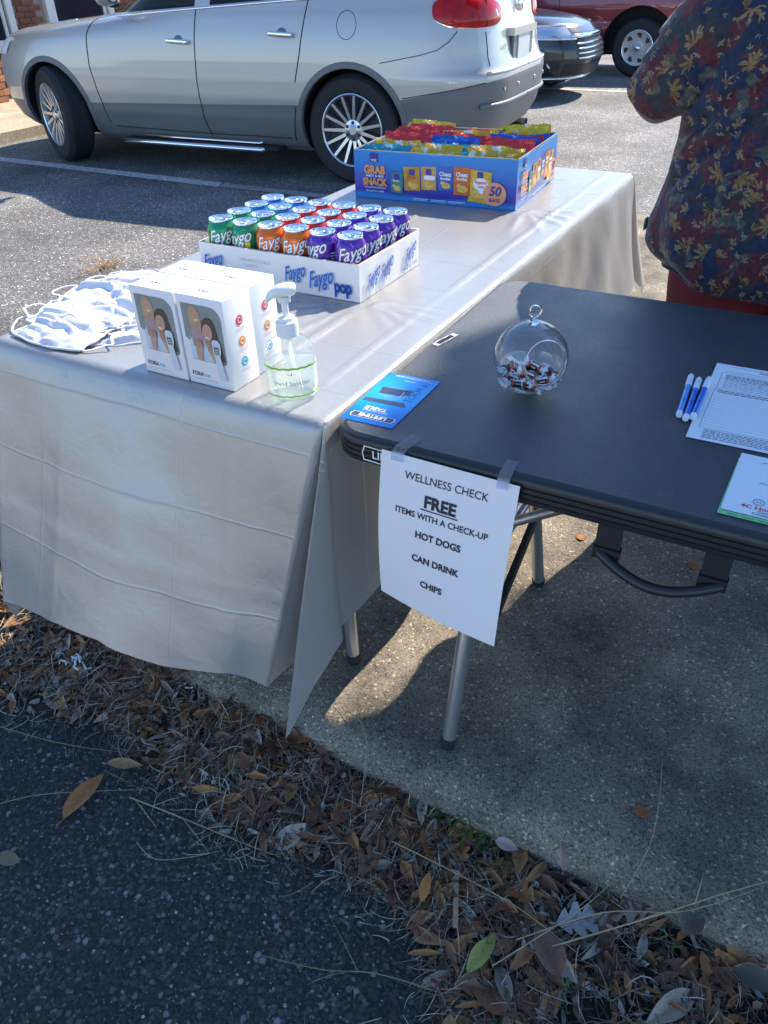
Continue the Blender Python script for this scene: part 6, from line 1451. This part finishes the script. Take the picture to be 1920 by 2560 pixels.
setp(mk('leaf_fragments', v, f, BITS), 'broken brown leaf fragments filling the strip along the kerb', 'leaf litter', kind='stuff')
v, f = [], []
for (cx, cy, sx, n) in ((.28, -.045, .05, 46), (.36, -.05, .04, 26), (.20, -.04, .04, 14), (.565, -.03, .015, 10), (-.35, -.16, .08, 20), (-.15, -.15, .1, 16), (.70, -.07, .05, 8), (.62, -.2, .1, 12), (.52, -.31, .08, 16)):
    for i in range(n):
        x, y = cx+rs.gauss(0, sx), cy+rs.gauss(0, .018)
        if y > top_y(x): y = top_y(x)-.005
        blade(v, f, x, y, rs.uniform(.02, .055), rs.uniform(.0012, .0026), rs.uniform(0, 6.28), rs.uniform(.1, .7), rs.uniform(-1, 1), segs=5, up=rs.uniform(.1, .75))
setp(mk('green_weeds', v, f, GREEN), 'short green weeds growing against the kerb', 'weeds', kind='stuff')
# loose stones in the asphalt
v, f = [], []; STN = island_mat('loose_stone', [(0, (.10, .10, .10)), (.5, (.16, .16, .165)), (.8, (.26, .25, .24)), (.95, (.4, .38, .36)), (1, (.55, .53, .5))], .7)
for i in range(2600):
    x = rs.uniform(-1.25, .75); y = rs.uniform(-.95, -.12)
    if y > outer(x)+.02: continue
    r = rs.uniform(.0012, .0042)*(1.5 if rs.random() < .05 else 1); a = rs.uniform(0, 6.28); n = len(v); k = 5
    for j in range(k): q = a+2*PI*j/k; rr = r*rs.uniform(.65, 1.15); v.append((x+rr*math.cos(q), y+rr*math.sin(q)*.75, A+.0004))
    for j in range(k): q = a+2*PI*j/k; rr = r*rs.uniform(.4, .7); v.append((x+rr*math.cos(q), y+rr*math.sin(q)*.75, A+.0006+r*.28))
    f += [(n+j, n+(j+1) % k, n+k+(j+1) % k, n+k+j) for j in range(k)]+[tuple(n+k+j for j in range(k))]
setp(mk('loose_stones', v, f, STN), 'small pale stones set in the dark asphalt', 'gravel', kind='stuff')

# individual fallen leaves
def leafmat(name, stops, rough=.65):
    m = mat(name, (.2, .12, .06), rough, 0, .3); t = m.node_tree; b = t.nodes['Principled BSDF']; oi = t.nodes.new('ShaderNodeObjectInfo'); c = ramp(t, oi.outputs['Random'], stops)
    tc = t.nodes.new('ShaderNodeTexCoord'); n = t.nodes.new('ShaderNodeTexNoise'); n.inputs['Scale'].default_value = 60; n.inputs['Detail'].default_value = 4; t.links.new(tc.outputs['Object'], n.inputs['Vector'])
    br = ramp(t, n.outputs[0], [(.3, (.6, .55, .5)), (.55, (1, 1, 1)), (.75, (1.2, 1.15, 1.1))]); mx = t.nodes.new('ShaderNodeMix'); mx.data_type = 'RGBA'; mx.blend_type = 'MULTIPLY'; mx.inputs[0].default_value = 1; t.links.new(c, mx.inputs[6]); t.links.new(br, mx.inputs[7]); t.links.new(mx.outputs[2], b.inputs['Base Color']); return m
LB = leafmat('brown_leaf', [(0, (.16, .08, .05)), (.3, (.26, .13, .07)), (.55, (.38, .18, .07)), (.75, (.48, .23, .075)), (.88, (.34, .26, .2)), (1, (.5, .4, .32))])
def leaf_mesh(kind, seed):
    r2 = random.Random(seed); n = 12; v = []; f = []
    bend, roll, tw = r2.uniform(-.5, .7), r2.uniform(.1, .9), r2.uniform(-.6, .6)
    for i in range(n+1):
        q = i/n
        if kind == 'lance': w = .17*math.sin(PI*q**.85)**.9
        elif kind == 'oval': w = .27*math.sin(PI*q**.8)**.8
        else: w = (.30*math.sin(PI*min(1, q*1.05)**.8)**.7 if q < .97 else .02)*(1.0 if i % 3 else .38)+.015
        x = q-.5; zc = .10*bend*math.cos(PI*(q-.5)*1.2)+.03*nz(q*3, seed); a = tw*(q-.5)
        for s in (-1, 0, 1):
            jit = .03*nz(q*6, s*3, seed); yy = s*w*(1+jit); zz = zc+abs(s)*w*roll*.6+(.02*nz(q*5+seed, s) if s else 0)-(.012 if s == 0 else 0)
            v.append((x+(.05*abs(s) if kind == 'oak' and i % 3 else 0), yy*math.cos(a)-zz*math.sin(a), yy*math.sin(a)+zz*math.cos(a)))
    f = [(i*3+k, i*3+3+k, i*3+4+k, i*3+1+k) for i in range(n) for k in range(2)]
    m_ = MB().add(v, f); m_.tube([(-.5, 0, v[1][2]), (-.62, .02, v[1][2]+.02)], .012, 5); return m_
LM = {(k, s): leaf_mesh(k, s*7+len(k)) for k in ('lance', 'oval', 'oak') for s in range(4)}
def leafobj(kind, s, m, loc, size, rot, label, group=None):
    mbx = LM[kind, s]; o = link('fallen_leaf', sh(mbx, f'fallen_leaf_{kind}{s}', m), None, None, loc, rot); o.name = 'fallen_leaf'; o.scale = (size, size, size); return setp(o, label, 'leaf', group)
v, f = [], []; LSTUFF = island_mat('matted_brown_leaves', [(0, (.09, .05, .035)), (.3, (.2, .10, .06)), (.55, (.31, .15, .07)), (.75, (.42, .20, .075)), (.88, (.3, .22, .17)), (1, (.46, .38, .31))], .65)
for i in range(1350):
    x, y = rnd_xy(-1.3, 1.1); z = mound(x, y)+rs.uniform(.001, .011); L = rs.uniform(.009, .034); w = L*rs.uniform(.16, .42); a = rs.uniform(0, 6.28); M = Matrix.Rotation(a, 3, 'Z') @ Matrix.Rotation(rs.uniform(-.7, .7), 3, 'X') @ Matrix.Rotation(rs.uniform(-.5, .5), 3, 'Y'); n = len(v); cup = rs.uniform(.2, 1.1); bd = rs.uniform(-.3, .5)
    for j in range(6):
        q = j/5; ww = w*math.sin(PI*min(.98, q*.95+.03))**.8*rs.uniform(.7, 1.25); zz = bd*L*(.25-(q-.5)**2)*2
        for sd in (-1, 0, 1): p = M @ Vector(((q-.5)*2*L, sd*ww, zz+abs(sd)*ww*cup)); v.append((x+p.x, y+p.y, z+p.z+.004))
    f += [(n+j*3+k, n+j*3+3+k, n+j*3+4+k, n+j*3+1+k) for j in range(5) for k in range(2)]
setp(mk('matted_leaves', v, f, LSTUFF, None, True), 'matted brown leaves packed along the kerb', 'leaf litter', kind='stuff')
G1 = 'dry leaves lying in the strip along the kerb'
def zone(x, y):
    e = 'asphalt side' if y < outer(x)+.4*(top_y(x)-outer(x)) else 'kerb side'
    return e+' '+('under the left end of the cloth' if x < -.6 else 'under the middle of the cloth' if x < -.3 else 'below the cloth corner' if x < 0 else 'before the front table leg' if x < .25 else 'around the wooden stick' if x < .45 else 'around the grey oak leaf' if x < .65 else 'at the right edge')
for i in range(285):
    kind = rs.choices(['lance', 'oval', 'oak'], [6, 3, 1])[0]; x, y = rnd_xy(-1.05, .98)
    sz = rs.uniform(.034, .09) if kind != 'oak' else rs.uniform(.055, .09)
    if x > .35 and rs.random() < .5: sz *= 1.25
    leafobj(kind, rs.randrange(4), LB, (x, y, mound(x, y)+.006+rs.uniform(0, .008)), sz, (rs.uniform(-.5, .5), rs.uniform(-.4, .4), rs.uniform(0, 6.28)), {'lance': 'narrow', 'oval': 'oval', 'oak': 'lobed'}[kind]+' dry leaf in the litter, '+zone(x, y), G1+', '+{'lance': 'narrow', 'oval': 'oval', 'oak': 'lobed'}[kind]+' ones '+zone(x, y))
def one(name, c): return mat(name, c, .6, 0, .3, var=.25, vscale=30)
SP = [('lance', 0, one('orange_brown_leaf', (0.390, 0.173, 0.060)), (-.478, -.335, A+.010), .125, (.1, -.03, 1.62), 'long orange brown leaf lying out on the dark asphalt'),
      ('lance', 1, one('tan_leaf', (0.450, 0.255, 0.120)), (-.455, -.235, A+.014), .08, (.1, .1, .5), 'brown leaf where dry stems reach onto the asphalt'),
      ('oak', 1, one('grey_oak_leaf', (0.405, 0.405, 0.390)), (.552, -.105, mound(.552, -.105)+.016), .098, (.05, .1, .6), 'large grey lobed oak leaf lying in the kerb litter'),
      ('lance', 2, one('yellow_green_leaf', (0.375, 0.360, 0.105)), (.412, -.235, mound(.412, -.235)+.016), .09, (.1, .05, 1.35), 'yellow green leaf with dark spots below the oak leaf'),
      ('oval', 0, one('tan_curled_leaf', (.2, .14, .08)), (-.505, -.51, A+.006), .055, (.2, 0, .2), 'curled tan leaf on the asphalt at the left edge'),
      ('oval', 1, one('red_brown_leaf', (0.300, 0.135, 0.075)), (.292, -.232, A+.008), .05, (0, .1, 1.0), 'small brown leaf at the litter edge beside the wooden stick'),
      ('oak', 2, one('pinkish_leaf', (0.495, 0.330, 0.255)), (.487, -.045, -.028), .06, (.6, .1, 1.9), 'pale pinkish brown lobed leaf leaning on the kerb'),
      ('oval', 2, one('dusty_pink_leaf', (0.480, 0.360, 0.315)), (.386, -.066, -.04), .045, (.1, .1, .1), 'pale rounded leaf beside the green weeds at the kerb'),
      ('lance', 3, one('bright_orange_leaf', (0.510, 0.225, 0.068)), (.275, -.185, -.09), .06, (.1, -.1, 1.75), 'upright bright orange leaf above the wooden stick'),
      ('oval', 3, one('big_brown_leaf', (0.255, 0.143, 0.090)), (.515, -.195, -.075), .095, (.1, .1, 2.4), 'broad brown leaf below the grey oak leaf'),
      ('oval', 2, one('grey_big_leaf', (.2, .15, .11)), (.72, -.045, -.045), .07, (.1, .2, 1.2), 'grey brown rounded leaf near the kerb at the right'),
      ('oval', 1, one('olive_big_leaf', (.13, .11, .08)), (.835, -.075, -.07), .075, (.1, .05, .2), 'broad olive grey leaf at the right edge under the kerb'),
      ('lance', 1, one('sunlit_leaf', (0.540, 0.255, 0.090)), (-.92, -.175, mound(-.92, -.175)+.012), .06, (.1, .1, .4), 'orange leaf catching the sun at the left edge')]
for (k, s, m, loc, sz, rot, lab) in SP:
    o = leafobj(k, s, m, loc, sz, rot, lab)
    me = LM[k, s].build('tmp', m, None, True); o.data = me.data; bpy.data.objects.remove(me)
RUST = mat('rust_orange_leaf_stain', (.30, .11, .03), .8, var=.3, vscale=60)
for (x, y, r, lab) in ((.591, .092, .013, 'round orange leaf flat on the slab in the shade'), (.232, .862, .014, 'orange leaf on the slab at the edge of the sunlit patch'), (.531, .875, .014, 'orange leaf on the slab seen through the table handle')):
    pts = [(x+r*(1+.22*nz(3*math.cos(a)+x*9, 3*math.sin(a)))*math.cos(a), y+r*(1+.22*nz(3*math.cos(a), 3*math.sin(a)+y*9))*math.sin(a), .0025+.0015*math.sin(3*a)) for a in [2*PI*k/18 for k in range(18)]]
    setp(MB().prism(pts, (0, 0, .0008)).build('fallen_leaf', RUST), lab, 'leaf')
# wooden stick, long stalks, torn scrap
d = Vector((.036, -.082, 0)); L = .092
mb = MB(); mb.box((0, 0, 0), (L, .0095, .003)); mb.tube([(-L/2, 0, 0), (-L/2-.004, 0, 0)], .003, 8)
setp(mb.build('wooden_stick', mat('weathered_wood', (.42, .28, .16), .7, var=.15, vscale=80), None, False, (.334, -.176, mound(.334, -.176)+.022), (0, .08, math.atan2(d.y, d.x))), 'flat tan wooden stick lying in the kerb litter', 'stick')
STK = mat('straw_stalk', (.42, .34, .20), .7, var=.2, vscale=30); STG = mat('greenish_stalk', (.26, .25, .12), .7, var=.2, vscale=30)
def stalk(pts, r, lab, m=STK, br=()):
    t = thing('grass_stalk', lab, 'grass stalk', pts[0]); o = Vector(pts[0]); P = [Vector(p)-o for p in pts]; Q = []
    for i in range(len(P)-1):
        p0, p1, p2, p3 = P[max(i-1, 0)], P[i], P[i+1], P[min(i+2, len(P)-1)]
        for k in range(6):
            q = k/6; Q.append(.5*((2*p1)+(p2-p0)*q+(2*p0-5*p1+4*p2-p3)*q*q+(3*p1-p0-3*p2+p3)*q**3))
    Q.append(P[-1]); n = len(Q); MB().tube(Q, [r*(1-.6*i/n) for i in range(n)], 6).build('stem', m, t, True)
    for (i0, dx, dy, dz, l) in br:
        p = Q[int(i0*(n-1))]; e = p+Vector((dx, dy, dz)); MB().tube([p, p.lerp(e, .5)+Vector((0, 0, l*.15)), e], [r*.6, r*.5, r*.25], 5).build('side_stem', m, t, True)
g = A+.005
stalk([(.52, -.185, -.07), (.66, -.09, .0), (.76, -.01, .035), (.86, .06, .07)], .0016, 'long pale grass stalk leaning over the kerb at the right', STK, ((.3, .05, .03, .03, .05), (.55, .0, .04, .03, .04)))
stalk([(.46, -.20, -.08), (.58, -.11, -.03), (.70, -.06, .0), (.80, .02, .03)], .0012, 'thin grass stalk below the longer one leaning over the kerb', STK)
stalk([(-.84, -.300, g), (-.65, -.262, g), (-.5, -.215, g+.004), (-.40, -.185, -.10)], .0011, 'long straight grass stalk reaching left over the asphalt', STG)
stalk([(-.66, -.47, g), (-.58, -.385, g), (-.45, -.31, g+.01), (-.36, -.26, g+.012)], .0009, 'thin curved pale stalk arching over the asphalt at the left', STK)
stalk([(.38, -.315, g), (.26, -.345, g+.006), (.17, -.385, g+.004), (.061, -.415, g)], .0013, 'branched grass stem lying on the asphalt at the bottom', STG, ((.45, -.10, .06, .004, .05), (.5, -.05, -.05, .002, .04)))
stalk([(.30, -.40, g), (.24, -.46, g), (.20, -.53, g), (.17, -.60, g)], .001, 'forked pale stem near the bottom edge on the asphalt', STK, ((.3, .07, -.01, .003, .03), (.55, .08, -.02, .004, .03), (.6, -.03, .05, .002, .03)))
stalk([(-.39, -.288, g), (-.25, -.275, g+.008), (-.13, -.262, g+.006), (-.02, -.245, g)], .0016, 'bundle of pale straw lying out from the litter, middle', STK, ((.1, .09, -.03, .003, .03), (.2, .05, .05, .006, .03), (.35, .1, -.035, .004, .04), (.5, .06, .03, .01, .03), (.6, -.02, -.05, .004, .03), (.75, .05, -.04, .003, .03)))
stalk([(-.30, -.36, g), (-.24, -.37, g+.004), (-.18, -.335, g+.006), (-.13, -.29, g+.004)], .001, 'small bent straw on the asphalt below the straw bundle', STK)
stalk([(.30, -.10, -.07), (.37, -.17, -.055), (.45, -.24, -.06), (.5, -.30, -.09)], .001, 'reddish thin stem slanting across the litter by the stick', mat('reddish_stem', (.25, .13, .09), .7))
stalk([(.44, -.26, -.08), (.5, -.19, -.04), (.55, -.12, -.02), (.58, -.06, -.01)], .0012, 'pale stem crossing the litter toward the oak leaf', STK)
stalk([(.18, -.14, -.08), (.30, -.155, -.05), (.44, -.16, -.05), (.56, -.175, -.07)], .0012, 'long pale stem lying along the litter under the weeds', STK)
stalk([(.09, -.11, -.07), (.06, -.03, -.01), (.02, .02, .008), (-.06, .045, .006)], .0008, 'thin stem curling onto the slab below the cloth tip', STK)
stalk([(.60, -.06, -.05), (.62, .0, .04), (.615, .06, .09), (.60, .12, .13)], .0007, 'fine upright stem standing before the slab at the right', STK)
SCR = mat('white_plastic_scrap', (.7, .75, .8), .5)
t = thing('torn_scrap', 'torn white plastic scrap in the litter under the cloth at the left', 'litter', (-.742, -.095, mound(-.742, -.095)+.012))
for k in range(6):
    a = k*1.1; mb = MB(); n = 8; v = []
    for i in range(n+1):
        q = i/n; p = Vector((.045*q*math.cos(a)+.008*math.sin(i*1.9+k), .03*q*math.sin(a)+.006*math.cos(i*2.3+k), .012*math.sin(q*4+k)+.006))
        v += [p+Vector((0, .0022, .001)), p-Vector((0, .0022, 0))]
    mb.add(v, [(2*i, 2*i+2, 2*i+3, 2*i+1) for i in range(n)]); mb.build('plastic_strip', SCR, t)

# a dry weed growing from a crack in the lot
t = thing('dry_weed', 'small orange brown weed growing from a crack in the lot, left of the tray', 'weed', (-3.15, 2.36, A))
v, f = [], []
for i in range(130):
    x, y = rs.gauss(0, .03)-.25*(i % 5 == 0)*rs.random(), rs.gauss(0, .09); blade(v, f, x, y, rs.uniform(.03, .10), rs.uniform(.001, .003), rs.uniform(0, 6.28), rs.uniform(0, .6), rs.uniform(-1, 1), z0=.002, segs=4, up=rs.uniform(0, .6))
mk('blades', v, f, island_mat('orange_dry_blades', [(0, (.25, .13, .05)), (.5, (.4, .24, .09)), (1, (.5, .36, .2))]), t)

# fine print and other pieces too small to pick apart stay joined
for o in bpy.data.objects:
    if o.type == 'MESH' and o.parent and o.name.split('.')[0] in ('white_lettering', 'lettering_shadow', 'lettering_outline', 'food_print', 'red_lettering', 'orange_title', 'badge_lettering', 'bag_logo_print', 'form_print', 'form_rules', 'small_print', 'small_lettering', 'fine_print', 'lug_nuts', 'cover_vents', 'emblem_and_lettering', 'lettering', 'nutrition_print', 'latch_ridges', 'green_print', 'face_and_hands_print', 'shading_print', 'blades', 'crown', 'board_edge', 'table_picture', 'model_lettering', 'leaf_logo', 'tuck_flap'):
        o['kind'] = 'stuff'
